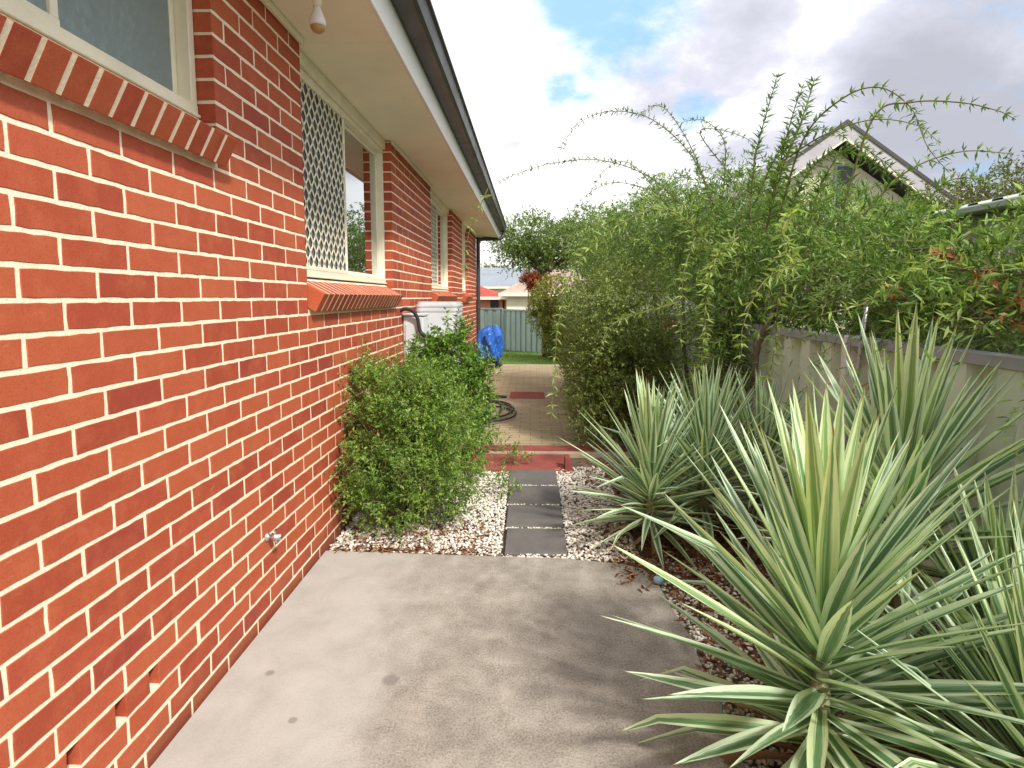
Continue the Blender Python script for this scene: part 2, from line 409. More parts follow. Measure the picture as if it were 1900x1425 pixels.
# ------------------------------------------------------------------ mesh helpers
class MB:
    def __init__(s): s.v = []; s.f = []; s.m = []
    def add(s, verts, faces, mat=0):
        b = len(s.v)
        s.v += [tuple(p) for p in verts]
        s.f += [tuple(b + i for i in f) for f in faces]
        s.m += [mat] * len(faces)
        return s
    def box(s, x0, x1, y0, y1, z0, z1, mat=0):
        v = [(x, y, z) for x in (x0, x1) for y in (y0, y1) for z in (z0, z1)]
        return s.add(v, [(0, 1, 3, 2), (4, 6, 7, 5), (0, 4, 5, 1), (2, 3, 7, 6), (0, 2, 6, 4), (1, 5, 7, 3)], mat)
    def bbox(s, x0, x1, y0, y1, z0, z1, b=0.004, mat=0):
        """box with chamfered edges"""
        vs = []; 
        cx, cy, cz = (x0 + x1) / 2, (y0 + y1) / 2, (z0 + z1) / 2
        hx, hy, hz = (x1 - x0) / 2, (y1 - y0) / 2, (z1 - z0) / 2
        b = min(b, hx * .45, hy * .45, hz * .45)
        idx = {}
        for sx in (-1, 1):
            for sy in (-1, 1):
                for sz in (-1, 1):
                    for ax in range(3):
                        p = [cx + sx * (hx - (b if ax != 0 else 0)), cy + sy * (hy - (b if ax != 1 else 0)), cz + sz * (hz - (b if ax != 2 else 0))]
                        idx[(sx, sy, sz, ax)] = len(vs); vs.append(p)
        F = []
        for sgn in (-1, 1):
            F.append([idx[(sgn, a, c, 0)] for a, c in ((-1, -1), (1, -1), (1, 1), (-1, 1))])
            F.append([idx[(a, sgn, c, 1)] for a, c in ((-1, -1), (1, -1), (1, 1), (-1, 1))])
            F.append([idx[(a, c, sgn, 2)] for a, c in ((-1, -1), (1, -1), (1, 1), (-1, 1))])
        for a in (-1, 1):
            for c in (-1, 1):
                F.append([idx[(-1, a, c, 1)], idx[(1, a, c, 1)], idx[(1, a, c, 2)], idx[(-1, a, c, 2)]])
                F.append([idx[(a, -1, c, 0)], idx[(a, 1, c, 0)], idx[(a, 1, c, 2)], idx[(a, -1, c, 2)]])
                F.append([idx[(a, c, -1, 0)], idx[(a, c, 1, 0)], idx[(a, c, 1, 1)], idx[(a, c, -1, 1)]])
        for sx in (-1, 1):
            for sy in (-1, 1):
                for sz in (-1, 1):
                    F.append([idx[(sx, sy, sz, k)] for k in range(3)])
        return s.add(vs, F, mat)
    def prism(s, poly, axis, a, b, mat=0):
        """poly: 2-D outline; extruded along axis from a to b"""
        n = len(poly)
        def mk(p, t):
            q = list(p); q.insert(axis, t); return tuple(q)
        v = [mk(p, a) for p in poly] + [mk(p, b) for p in poly]
        f = [tuple(range(n)), tuple(range(2 * n - 1, n - 1, -1))]
        f += [(i, (i + 1) % n, n + (i + 1) % n, n + i) for i in range(n)]
        return s.add(v, f, mat)
    def tube(s, pts, r, seg=8, mat=0, caps=True):
        pts = [Vector(p) for p in pts]
        n = len(pts)
        rs = r if hasattr(r, '__len__') else [r] * n
        v = []; prev = None
        for i, p in enumerate(pts):
            d = (pts[min(i + 1, n - 1)] - pts[max(i - 1, 0)])
            if d.length < 1e-9: d = Vector((0, 0, 1))
            d.normalize()
            if prev is None:
                u = d.orthogonal().normalized()
            else:
                u = (prev - d * prev.dot(d))
                u = u.normalized() if u.length > 1e-6 else d.orthogonal().normalized()
            prev = u
            w = d.cross(u)
            for k in range(seg):
                a = 2 * math.pi * k / seg
                v.append(p + (u * math.cos(a) + w * math.sin(a)) * rs[i])
        f = []
        for i in range(n - 1):
            for k in range(seg):
                f.append((i * seg + k, i * seg + (k + 1) % seg, (i + 1) * seg + (k + 1) % seg, (i + 1) * seg + k))
        if caps:
            f.append(tuple(range(seg - 1, -1, -1)))
            f.append(tuple((n - 1) * seg + k for k in range(seg)))
        return s.add(v, f, mat)
    def lathe(s, c, prof, seg=24, mat=0, axis='z', sx=1.0, sy=1.0):
        v = []
        for (r, z) in prof:
            for k in range(seg):
                a = 2 * math.pi * k / seg
                p = (r * math.cos(a) * sx, r * math.sin(a) * sy, z)
                if axis == 'x': p = (p[2], p[0], p[1])
                if axis == 'y': p = (p[0], p[2], p[1])
                v.append((c[0] + p[0], c[1] + p[1], c[2] + p[2]))
        n = len(prof); f = []
        for i in range(n - 1):
            for k in range(seg):
                f.append((i * seg + k, i * seg + (k + 1) % seg, (i + 1) * seg + (k + 1) % seg, (i + 1) * seg + k))
        f.append(tuple(range(seg - 1, -1, -1))); f.append(tuple((n - 1) * seg + k for k in range(seg)))
        return s.add(v, f, mat)
    def build(s, name, mats, parent=None, smooth=False, uv=None):
        if not isinstance(mats, (list, tuple)): mats = [mats]
        me = bpy.data.meshes.new(name)
        me.from_pydata(s.v, [], s.f)
        for m in mats: me.materials.append(m)
        if len(mats) > 1: me.polygons.foreach_set('material_index', s.m)
        if smooth: me.polygons.foreach_set('use_smooth', [True] * len(me.polygons))
        me.update()
        o = bpy.data.objects.new(name, me)
        col.objects.link(o)
        place(o, parent)
        return o

def place(o, parent):
    if parent is not None:
        o.parent = parent
        q = parent; off = Vector((0, 0, 0))
        while q is not None:
            off += q.location; q = q.parent
        o.location = -off          # meshes are written in world coordinates; things have no rotation
def tag(o, label=None, cat=None, group=None, kind=None):
    if label: o['label'] = label
    if cat: o['category'] = cat
    if group: o['group'] = group
    if kind: o['kind'] = kind
    return o
def thing(name, loc, label, cat, group=None):
    o = bpy.data.objects.new(name, None)
    col.objects.link(o)
    o.location = loc
    o.empty_display_size = 0.2
    return tag(o, label, cat, group)
def np_tri(name, V, T, mats, parent=None, mi=None, smooth=False):
    me = bpy.data.meshes.new(name)
    V = np.asarray(V, dtype=np.float32); T = np.asarray(T, dtype=np.int32)
    k = T.shape[1]
    me.vertices.add(len(V)); me.vertices.foreach_set('co', V.ravel())
    me.loops.add(T.size); me.loops.foreach_set('vertex_index', T.ravel())
    me.polygons.add(len(T)); me.polygons.foreach_set('loop_start', np.arange(0, T.size, k, dtype=np.int32))
    try: me.polygons.foreach_set('loop_total', np.full(len(T), k, dtype=np.int32))
    except Exception: pass
    if not isinstance(mats, (list, tuple)): mats = [mats]
    for m in mats: me.materials.append(m)
    if mi is not None: me.polygons.foreach_set('material_index', np.asarray(mi, dtype=np.int32))
    if smooth: me.polygons.foreach_set('use_smooth', np.ones(len(T), dtype=bool))
    me.update(calc_edges=True); me.validate()
    o = bpy.data.objects.new(name, me)
    col.objects.link(o)
    place(o, parent)
    return o
def nrm(a): return a / (np.linalg.norm(a, axis=-1, keepdims=True) + 1e-9)
def leaf_arrays(P, D, L, W, rng, fold=0.25, bend=0.12, mid=0.42):
    """two-triangle-pair leaves: base, left, right, mid rib, tip"""
    N = len(P)
    L = np.broadcast_to(np.asarray(L, float), (N,))[:, None]; W = np.broadcast_to(np.asarray(W, float), (N,))[:, None]
    D = nrm(D)
    up = nrm(rng.normal(size=(N, 3)) * 0.55 + np.array([0, 0, 1.0]))
    S = nrm(np.cross(D, up)); U = np.cross(S, D)
    base = P
    midp = P + D * L * mid
    l = midp + S * W * .5 + U * W * fold
    r = midp - S * W * .5 + U * W * fold
    tip = P + D * L - U * L * bend
    V = np.stack([base, l, r, tip], 1).reshape(-1, 3)
    i = np.arange(N)[:, None] * 4
    T = np.concatenate([i + np.array([[0, 2, 3]]), i + np.array([[0, 3, 1]])], 1).reshape(-1, 3)
    return V, T
def stack(parts):
    Vs, Ts, Ms = [], [], []; b = 0
    for V, T, m in parts:
        Vs.append(V); Ts.append(T + b); Ms.append(np.full(len(T), m)); b += len(V)
    return np.concatenate(Vs), np.concatenate(Ts), np.concatenate(Ms)
def clump(P, s, ph):
    x, y, z = P[:, 0] * s, P[:, 1] * s, P[:, 2] * s
    return (np.sin(x * 1.7 + ph) * np.cos(y * 1.3 + ph * 2) + np.sin(z * 2.1 - x * .7 + ph * 3) * np.cos(x * .9 + y * 1.9)
            + np.sin((x + y) * 2.9 + z * 1.1 + ph) * .6) / 2.6
def sample_blobs(blobs, n, rng, lo=0.72, hi=1.06):
    vol = np.array([(b[3] * b[4] + b[4] * b[5] + b[3] * b[5]) for b in blobs]); vol /= vol.sum()
    k = rng.choice(len(blobs), n, p=vol)
    B = np.array(blobs, float)[k]
    d = nrm(rng.normal(size=(n, 3)))
    r = lo + (hi - lo) * rng.random((n, 1)) ** 0.7
    P = B[:, :3] + d * r * B[:, 3:6]
    nn = nrm(d / B[:, 3:6])
    return P, nn
def twigs(blobs, n, nl, tl, L, W, rng, lo=0.72, hi=1.05, upb=0.3, rnd=0.6, droop=0.25, cs=3.0, gap=-0.35, ang=0.9, stem=True, fold=.25, zmin=None, under=1.0, lump=0.0, ls=2.4):
    """short leafy shoots scattered through the outer shell of the crown"""
    P, N = sample_blobs(blobs, n, rng, lo, hi)
    if lump: P = P + N * (clump(P, ls, 1.3) * lump)[:, None]
    keep = clump(P, cs, rng.random() * 6) > gap
    if zmin is not None: keep &= P[:, 2] > zmin
    if under < 1: keep &= (N[:, 2] > -.15) | (rng.random(n) < under)
    P, N = P[keep], N[keep]; n = len(P)
    D = nrm(N * .8 + np.array([0, 0, upb]) + rng.normal(size=(n, 3)) * rnd)
    TL = tl * (0.5 + rng.random((n, 1)))
    out = []
    if stem:
        w = 0.0022
        S = nrm(np.cross(D, rng.normal(size=(n, 3))))
        end = P + D * TL - np.array([0, 0, 1]) * droop * TL
        V = np.stack([P - D * .3 * TL - S * w, P - D * .3 * TL + S * w, end], 1).reshape(-1, 3)
        out.append((V, np.arange(len(V)).reshape(-1, 3), 1))
    t = (np.arange(nl) + 0.5) / nl
    t = t[None, :, None] + rng.normal(size=(n, nl, 1)) * 0.04
    C = P[:, None] + D[:, None] * TL[:, None] * t - np.array([0, 0, 1]) * droop * TL[:, None] * t * t
    R = nrm(rng.normal(size=(n, nl, 3)))
    R = nrm(R - D[:, None] * (R * D[:, None]).sum(-1, keepdims=True))
    LD = nrm(D[:, None] * (1.0 - .35 * ang) + R * ang)
    sz = (0.7 + .6 * rng.random((n * nl))) 
    V, T = leaf_arrays(C.reshape(-1, 3), LD.reshape(-1, 3), L * sz, W * sz, rng, fold)
    out.append((V, T, 0))
    return out
def filler(blobs, n, L, W, rng, lo=0.2, hi=0.8):
    P, N = sample_blobs(blobs, n, rng, lo, hi)
    D = nrm(rng.normal(size=(len(P), 3)) + N * .3)
    V, T = leaf_arrays(P, D, L, W, rng)
    return [(V, T, 0)]
def catmull(pts, k=8):
    pts = [Vector(p) for p in pts]
    pts = [pts[0] * 2 - pts[1]] + pts + [pts[-1] * 2 - pts[-2]]
    out = []
    for i in range(1, len(pts) - 2):
        p0, p1, p2, p3 = pts[i - 1:i + 3]
        for j in range(k):
            t = j / k
            out.append(0.5 * ((2 * p1) + (p2 - p0) * t + (2 * p0 - 5 * p1 + 4 * p2 - p3) * t * t + (3 * p1 - p0 - 3 * p2 + p3) * t ** 3))
    out.append(pts[-2])
    return out

# ================================================================== GROUND
def sheet(name, poly, z, mat, kind='structure', thick=None):
    mb = MB()
    n = len(poly)
    if thick:
        mb.add([(x, y, z) for x, y in poly] + [(x, y, z - thick) for x, y in poly],
               [tuple(range(n))] + [(i, n + i, n + (i + 1) % n, (i + 1) % n) for i in range(n)])
    else:
        mb.add([(x, y, z) for x, y in poly], [tuple(range(n))])
    o = mb.build(name, mat)
    tag(o, kind=kind)
    return o

# ground: dips gently beyond the paving
mb = MB()
xs = [-300, -60, -20, -8, -1.18, 2, 6, 20, 60, 300]
ys = [-300, -40, -5, 0, 5, 12.05, 13.5, 15, 18, 25, 60, 300]
zf = lambda y: -0.05 if y < 12.06 else (-0.05 - min(1, (y - 12.05) / 8) * 0.22)
mb.add([(x, y, zf(y)) for y in ys for x in xs],
       [(j * 10 + i, j * 10 + i + 1, (j + 1) * 10 + i + 1, (j + 1) * 10 + i) for j in range(11) for i in range(9)])
tag(mb.build('ground', M['earth']), kind='structure')

slab_edge = [(0.66, -4), (0.665, 1.2), (0.665, 1.70), (0.68, 1.96), (0.675, 2.12), (0.684, 2.33), (0.66, 2.55), (0.645, 2.80), (0.60, 2.93), (0.49, 2.985)]
poly = [(-1.169, -4)] + slab_edge + [(0.2, 3.035), (-0.3, 3.055), (-0.8, 3.075), (-1.166, 3.087)]
sheet('concrete_slab', poly, 0.0, M['concrete'], thick=0.09)
# beds
sheet('planting_bed', [(0.3, -4), (1.9, -4), (1.9, 12.0), (0.26, 12.0)], -0.036, M['soil'])
sheet('gravel_bed', [(-1.2, 3.0), (0.32, 3.0), (0.32, 4.9), (-1.2, 4.9)], -0.030, M['soil'])
# paving beyond
sheet('paved_path', [(-6.0, 5.45), (1.7, 5.45), (1.7, 12.02), (-6.0, 12.02)], 0.0, M['pavers'], thick=0.08)
sheet('path', [(-1.2, 4.665), (0.36, 4.665), (0.36, 5.155), (-1.2, 5.155)], -0.004, M['red_paver'], thick=0.05)
sheet('path', [(-1.2, 5.16), (1.3, 5.16), (1.3, 5.245), (-1.2, 5.245)], 0.001, M['kerb'], thick=0.06)
sheet('path', [(-1.2, 5.25), (1.4, 5.25), (1.4, 5.445), (-1.2, 5.445)], 0.003, M['red_paver'], thick=0.07)
sheet('path_inlay', [(-0.303, 8.03), (0.205, 8.03), (0.205, 8.6), (-0.303, 8.6)], 0.004, M['red_paver'])
sheet('path', [(-6.0, 12.022), (1.7, 12.022), (1.7, 12.17), (-6.0, 12.17)], 0.004, M['kerb'], thick=0.08)
# lawn
mb = MB()
ys2 = [12.17, 13, 14, 15, 16, 17, 18, 19, 20.5]
mb.add([(x, y, zf(y) + .02) for y in ys2 for x in (-14, 3.0)], [(j * 2, j * 2 + 1, j * 2 + 3, j * 2 + 2) for j in range(8)])
tag(mb.build('lawn', M['turf']), kind='structure')
rng = np.random.default_rng(5)
n = 16000
P = np.stack([rng.uniform(-3.0, 1.9, n), 12.2 + 6.6 * rng.random(n) ** 1.3, np.zeros(n)], 1)
P[:, 2] = np.array([zf(y) for y in P[:, 1]]) + 0.018
V, T = leaf_arrays(P, nrm(rng.normal(size=(n, 3)) * .4 + np.array([0, 0, 1.])), rng.uniform(.025, .06, n), .007, rng, .1)
tag(np_tri('grass', V, T, M['grass']), 'short green lawn grass beyond the tan paving', 'grass', kind='stuff')

# stepping pavers
for i, (y0, y1) in enumerate(((3.085, 3.44), (3.463, 3.84), (3.866, 4.255), (4.275, 4.650))):
    xl, xr = (-0.150, 0.208) if i < 2 else (-0.168, 0.212)
    r = random.Random(i)
    mb = MB().bbox(xl + r.uniform(-.006, .006), xr + r.uniform(-.006, .006), y0, y1, -0.05, 0.004 + r.uniform(-.002, .002), 0.005)
    tag(mb.build('paver', M['slate']),
        ('charcoal square paver nearest the concrete slab', 'charcoal paver second in line from the concrete slab',
         'charcoal paver third in line from the concrete slab', 'charcoal paver against the red paving, farthest of the row')[i],
        'paver', 'charcoal stepping pavers')

# pebbles (uncountable): small irregular stones
ICO = []
ph = (1 + 5 ** .5) / 2
for a, b in ((-1, ph), (1, ph), (-1, -ph), (1, -ph)): ICO.append((a, b, 0))
for a, b in ((-1, ph), (1, ph), (-1, -ph), (1, -ph)): ICO.append((0, a, b))
for a, b in ((ph, -1), (ph, 1), (-ph, -1), (-ph, 1)): ICO.append((a, 0, b))
ICO = nrm(np.array(ICO, float))
ICOF = np.array([(0, 11, 5), (0, 5, 1), (0, 1, 7), (0, 7, 10), (0, 10, 11), (1, 5, 9), (5, 11, 4), (11, 10, 2), (10, 7, 6), (7, 1, 8),
                 (3, 9, 4), (3, 4, 2), (3, 2, 6), (3, 6, 8), (3, 8, 9), (4, 9, 5), (2, 4, 11), (6, 2, 10), (8, 6, 7), (9, 8, 1)])
def stones(P, R, rng):
    n = len(P)
    a = rng.random(n) * 6.28
    sc_ = np.stack([R * rng.uniform(.8, 1.4, n), R * rng.uniform(.7, 1.1, n), R * rng.uniform(.5, .8, n)], 1)
    V = ICO[None] * (1 + rng.normal(size=(n, 12, 1)) * .13) * sc_[:, None]
    c, s = np.cos(a)[:, None], np.sin(a)[:, None]
    x = V[..., 0] * c - V[..., 1] * s; y = V[..., 0] * s + V[..., 1] * c
    V = np.stack([x, y, V[..., 2]], -1) + P[:, None]
    T = (np.arange(n)[:, None, None] * 12 + ICOF[None]).reshape(-1, 3)
    return V.reshape(-1, 3), T
def scatter(n, x0, x1, y0, y1, rng): return np.stack([rng.uniform(x0, x1, n), rng.uniform(y0, y1, n)], 1)
Q = [scatter(8200, -1.17, -0.17, 3.09, 4.64, rng), scatter(3300, 0.215, 0.62, 3.04, 4.8, rng),
     scatter(170, -0.16, 0.21, 3.045, 3.085, rng), scatter(75, -.16, .21, 3.442, 3.461, rng), scatter(75, -.16, .21, 3.842, 3.864, rng), scatter(60, -.16, .21, 4.257, 4.273, rng)]
Qb = scatter(7500, 0.665, 1.35, 0.6, 3.1, rng)
pm = rng.random(len(Qb)) < np.clip(1.25 - (Qb[:, 0] - 0.66) / 0.42, 0.08, 1)
Qb = Qb[pm]
Q = np.concatenate(Q + [Qb])
R = rng.uniform(.006, .0125, len(Q))
tight = (Q[:, 0] > -.165) & (Q[:, 0] < .212) & (Q[:, 1] > 3.08)
R[tight] *= .72
z = np.where((Q[:, 0] > .62) | (Q[:, 1] < 3.0), -0.032, -0.024) + rng.random(len(Q)) * .016
z[tight] = -.006 + rng.random(tight.sum()) * .006
V, T = stones(np.column_stack([Q, z]), R, rng)
tag(np_tri('pebbles', V, T, M['pebble']), 'loose white and cream pebbles around the charcoal pavers and bed edges', 'pebbles', kind='stuff')

# leaf litter
def litter_pts():
    a = scatter(3800, 0.68, 1.8, 0.5, 3.3, rng)
    b = scatter(4200, 0.42, 1.5, 2.8, 5.0, rng); b = b[b[:, 0] > 0.42 + 0.25 * rng.random(len(b))]
    c = scatter(330, -1.12, -0.25, 3.1, 3.55, rng)
    c2 = scatter(190, -1.1, -.3, 3.075, 3.14, rng)
    d = scatter(50, 0.45, 0.66, 2.7, 3.0, rng)
    return np.concatenate([a, b, c, c2, d])
Lp = litter_pts(); n = len(Lp)
zl = np.where((Lp[:, 0] < .66) & (Lp[:, 1] < 3.0), 0.003, -0.018) + rng.random(n) * .03
D = nrm(np.column_stack([rng.normal(size=(n, 2)), rng.normal(size=n) * .25]))
V, T = leaf_arrays(np.column_stack([Lp, zl]), D, rng.uniform(.02, .075, n), rng.uniform(.006, .016, n), rng, .3, .2)
tag(np_tri('leaf_litter', V, T, M['litter']), 'rust brown fallen leaves under the yuccas and the shrub', 'leaf litter', kind='stuff')

# ================================================================== BRICK HOUSE
WX = -1.18
BP, BO, BL = 0.0816, 0.0456, 0.242       # course height, first joint, brick length with joint
EAVE = 2.75
wins = [  # y0, y1, brick zone bottom, frame bottom
    (-0.15, 2.165, 1.925, 2.110),
    (2.985, 4.880, 1.365, 1.562),
    (6.780, 8.590, 1.365, 1.562),
    (9.830, 10.87, 1.365, 1.562)]
Y0, Y1 = -5.0, 12.32
house = thing('brick_house', (WX, 6.0, 0), 'red brick house with cream mortar and charcoal gutter along the left side', 'house')
mb = MB()
rr = random.Random(11)
def brick(mb, y0, y1, z0, z1, near, xf=0.0):
    """one brick: ragged arrises on the front face, body running back into the wall"""
    x = WX + xf + rr.uniform(-.0006, .0008); b = 0.0016
    j = 0.0016 if near else 0.0
    def ring(xx, ins, jj):
        pts = []
        ny = max(2, int((y1 - y0) / 0.03)) if near else 1
        nz = 2 if near else 1
        for i in range(ny): pts.append((y0 + (y1 - y0) * i / ny, z0))
        for i in range(nz): pts.append((y1, z0 + (z1 - z0) * i / nz))
        for i in range(ny): pts.append((y1 - (y1 - y0) * i / ny, z1))
        for i in range(nz): pts.append((y0, z1 - (z1 - z0) * i / nz))
        out = []
        cy, cz = (y0 + y1) / 2, (z0 + z1) / 2
        for k, (y, zz_) in enumerate(pts):
            sy = 1 if y > cy + 1e-6 else -1; sz = 1 if zz_ > cz + 1e-6 else -1
            ey = ins if (abs(y - y0) < 1e-6 or abs(y - y1) < 1e-6) else 0
            ez = ins if (abs(zz_ - z0) < 1e-6 or abs(zz_ - z1) < 1e-6) else 0
            out.append((xx, y - sy * ey + jj[k % len(jj)][0], zz_ - sz * ez + jj[k % len(jj)][1]))
        return out
    J = [(rr.uniform(-j, j), rr.uniform(-j, j)) for _ in range(24)]
    Z0 = [(0, 0)]
    a = ring(x, b, J); c = ring(x - b, 0, J); d = ring(x - 0.108, 0, Z0)
    n = len(a)
    f = [tuple(range(n))]
    for o1, o2 in ((0, n), (n, 2 * n)):
        f += [(o1 + i, o2 + i, o2 + (i + 1) % n, o1 + (i + 1) % n) for i in range(n)]
    mb.add(a + c + d, f, 0)
nrow = int((EAVE + 0.02 - BO) / BP) + 1
for k in range(-1, nrow):
    z0 = BO + k * BP + 0.0065; z1 = z0 + BP - 0.0130
    z1 = min(z1, EAVE + .03)
    ph0 = 0.072 if k % 2 else 0.197
    if k <= 0: ph0 += .06
    ivs = [(Y0, Y1)]
    zc = (z0 + z1) / 2
    for (a, b, zb, _) in wins:
        if zc > zb:
            nv = []
            for (p, q) in ivs:
                if b <= p or a >= q: nv.append((p, q)); continue
                if a > p: nv.append((p, a))
                if b < q: nv.append((b, q))
            ivs = nv
    for (p, q) in ivs:
        yj = ph0 + math.floor((p - ph0) / BL) * BL
        while yj < q:
            a = max(yj + .0062, p); b = min(yj + BL - .0062, q)
            if p > Y0 and yj + BL < p + .07: yj += BL; continue          # sliver at an opening: joined to its neighbour
            if p > Y0 and yj < p + .07: a = p
            if q < Y1 and yj + BL > q - .07: b = q; 
            if q < Y1 and yj > q - .07: break
            # a header is left where the stretcher would end in a sliver
            if b - a > 0.03:
                if k == 2 and 1.25 < (a + b) / 2 < 1.85:
                    yj += BL; continue
                brick(mb, a, b, z0, z1, a < 4.2)
            yj += BL
# course with three open weep pockets between headers
kz0 = BO + 2 * BP + .0065; kz1 = kz0 + BP - .0130
for a, b in ((1.180, 1.305), (1.348, 1.475), (1.520, 1.620), (1.665, 1.872)):
    brick(mb, a, b, kz0, kz1, True, 0.002)
bricks = mb
# mortar core, 5 mm behind the brick faces
def mortar(mb, a, b, z0, z1): mb.box(WX - .106, WX - .0020, a, b, z0, z1, 1)
e = .004
edges = [Y0] + [v for w in wins for v in (w[0] - e if False else w[0], w[1])] + [Y1]
cols = [(Y0, wins[0][0] - e), (wins[0][1] + e, wins[1][0] - e), (wins[1][1] + e, wins[2][0] - e), (wins[2][1] + e, wins[3][0] - e), (wins[3][1] + e, Y1 - e)]
for i, (a, b) in enumerate(cols):
    if i == 1:
        # leave the pockets open
        mortar(mb, a, b, kz1, EAVE + .04)
    else:
        mortar(mb, a, b, -0.1, EAVE + .04)
# strip of wall below kz1 in the near part, cut round the pockets
mortar(mb, wins[1][0] - e, wins[1][0] - e + .0, 0, 0) if False else None
def lowcore(a, b, top): mortar(mb, a, b, kz1, top)
lowcore(wins[0][0] - e, wins[0][1] + e, wins[0][2] + .02)
mortar(mb, wins[0][0] - e, 1.305 - .004, -0.1, kz1)
mortar(mb, 1.301, 1.669, -0.1, kz0)
for a, b in ((1.352, 1.471), (1.524, 1.616)): mortar(mb, a, b, kz0, kz1)
mortar(mb, 1.669, wins[1][0] - e, -0.1, kz1)
for w in wins[1:]:
    mortar(mb, w[0] - e, w[1] + e, -0.1, w[2] + .012)
mb.box(WX - .108, WX - .1065, 1.29, 1.68, kz0 - .02, kz1 + .02, 1)
# rest of the shell (inner leaf, far walls)
mb.box(-10.0, WX - .12, Y0, Y0 + .25, -0.1, EAVE, 0)
mb.box(-10.0, WX - .110, Y1 - .2, Y1 - .02, -0.1, EAVE, 0)
mb.box(-10.0, -9.7, Y0 + .25, Y1 - .2, -0.1, EAVE, 0)
mb.build('wall', [M['brick'], M['mortar']], house)
# inner plaster leaf with openings
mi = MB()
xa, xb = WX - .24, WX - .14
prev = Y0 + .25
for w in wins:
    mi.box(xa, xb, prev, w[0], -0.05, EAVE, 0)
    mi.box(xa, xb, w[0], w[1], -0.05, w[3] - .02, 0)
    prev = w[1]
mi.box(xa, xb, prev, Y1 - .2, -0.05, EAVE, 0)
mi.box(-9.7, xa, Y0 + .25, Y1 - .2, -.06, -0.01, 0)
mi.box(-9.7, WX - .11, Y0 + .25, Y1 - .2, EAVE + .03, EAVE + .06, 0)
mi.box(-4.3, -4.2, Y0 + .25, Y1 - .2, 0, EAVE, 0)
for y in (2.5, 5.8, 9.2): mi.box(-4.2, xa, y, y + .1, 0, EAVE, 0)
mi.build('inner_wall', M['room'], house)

# sloping brick sills
def sill(y0, y1, ztop, parent):
    mb = MB()
    n = int(round((y1 - y0) / 0.0865))
    st = (y1 - y0) / n
    th = math.radians(28)
    c, s = math.cos(th), math.sin(th)
    fx, fz = -1.095, ztop
    def P(u, v): return (fx - u * c - v * s, fz + u * s - v * c)   # u back along the slope, v down
    r = random.Random(int(y0 * 100))
    for i in range(n):
        a = y0 + i * st + .0085; b = y0 + (i + 1) * st - .0085
        du = r.uniform(-.0010, -.0003); dv = r.uniform(-.0008, -.0002); bb = .0010
        prof = [(0 + du, bb + dv), (bb + du, dv), (.186, dv), (.186, .105), (bb + du, .108 + dv), (du, .105 + dv)]
        pr = [P(u, v) for u, v in prof]
        m = len(pr)
        ja = [(r.uniform(-.001, .001)) for _ in range(m)]
        v = [(p[0], a + ja[k], p[1]) for k, p in enumerate(pr)] + [(p[0], b + ja[k], p[1]) for k, p in enumerate(pr)]
        f = [tuple(range(m)), tuple(range(2 * m - 1, m - 1, -1))] + [(k, (k + 1) % m, m + (k + 1) % m, m + k) for k in range(m)]
        mb.add(v, f, 0)
    # mortar core
    pr = [P(u, v) for u, v in ((.0003, .0003), (.184, .0003), (.184, .1055), (.0003, .1055))]
    mb.prism(pr, 1, y0 + .010, y1 - .010, 1)
    # mortar bed smeared under the sill and along the frame
    q = [P(.182, -.004), P(.156, -.001), P(.150, .012), P(.19, .02)]
    mb.prism(q, 1, y0 + .004, y1 - .004, 1)
    return mb.build('window_sill', [M['brick'], M['mortar']], parent)

def frame_ring(mb, y0, y1, z0, z1, x0, x1, w, mat=0):
    """cream aluminium ring, mitred look with a step"""
    mb.bbox(x0, x1, y0, y1, z0, z0 + w, .002, mat)
    mb.bbox(x0, x1, y0, y1, z1 - w, z1, .002, mat)
    mb.bbox(x0, x1 - .0025, y0, y0 + w, z0 + w, z1 - w, .002, mat)
    mb.bbox(x0, x1 - .0025, y1 - w, y1, z0 + w, z1 - w, .002, mat)

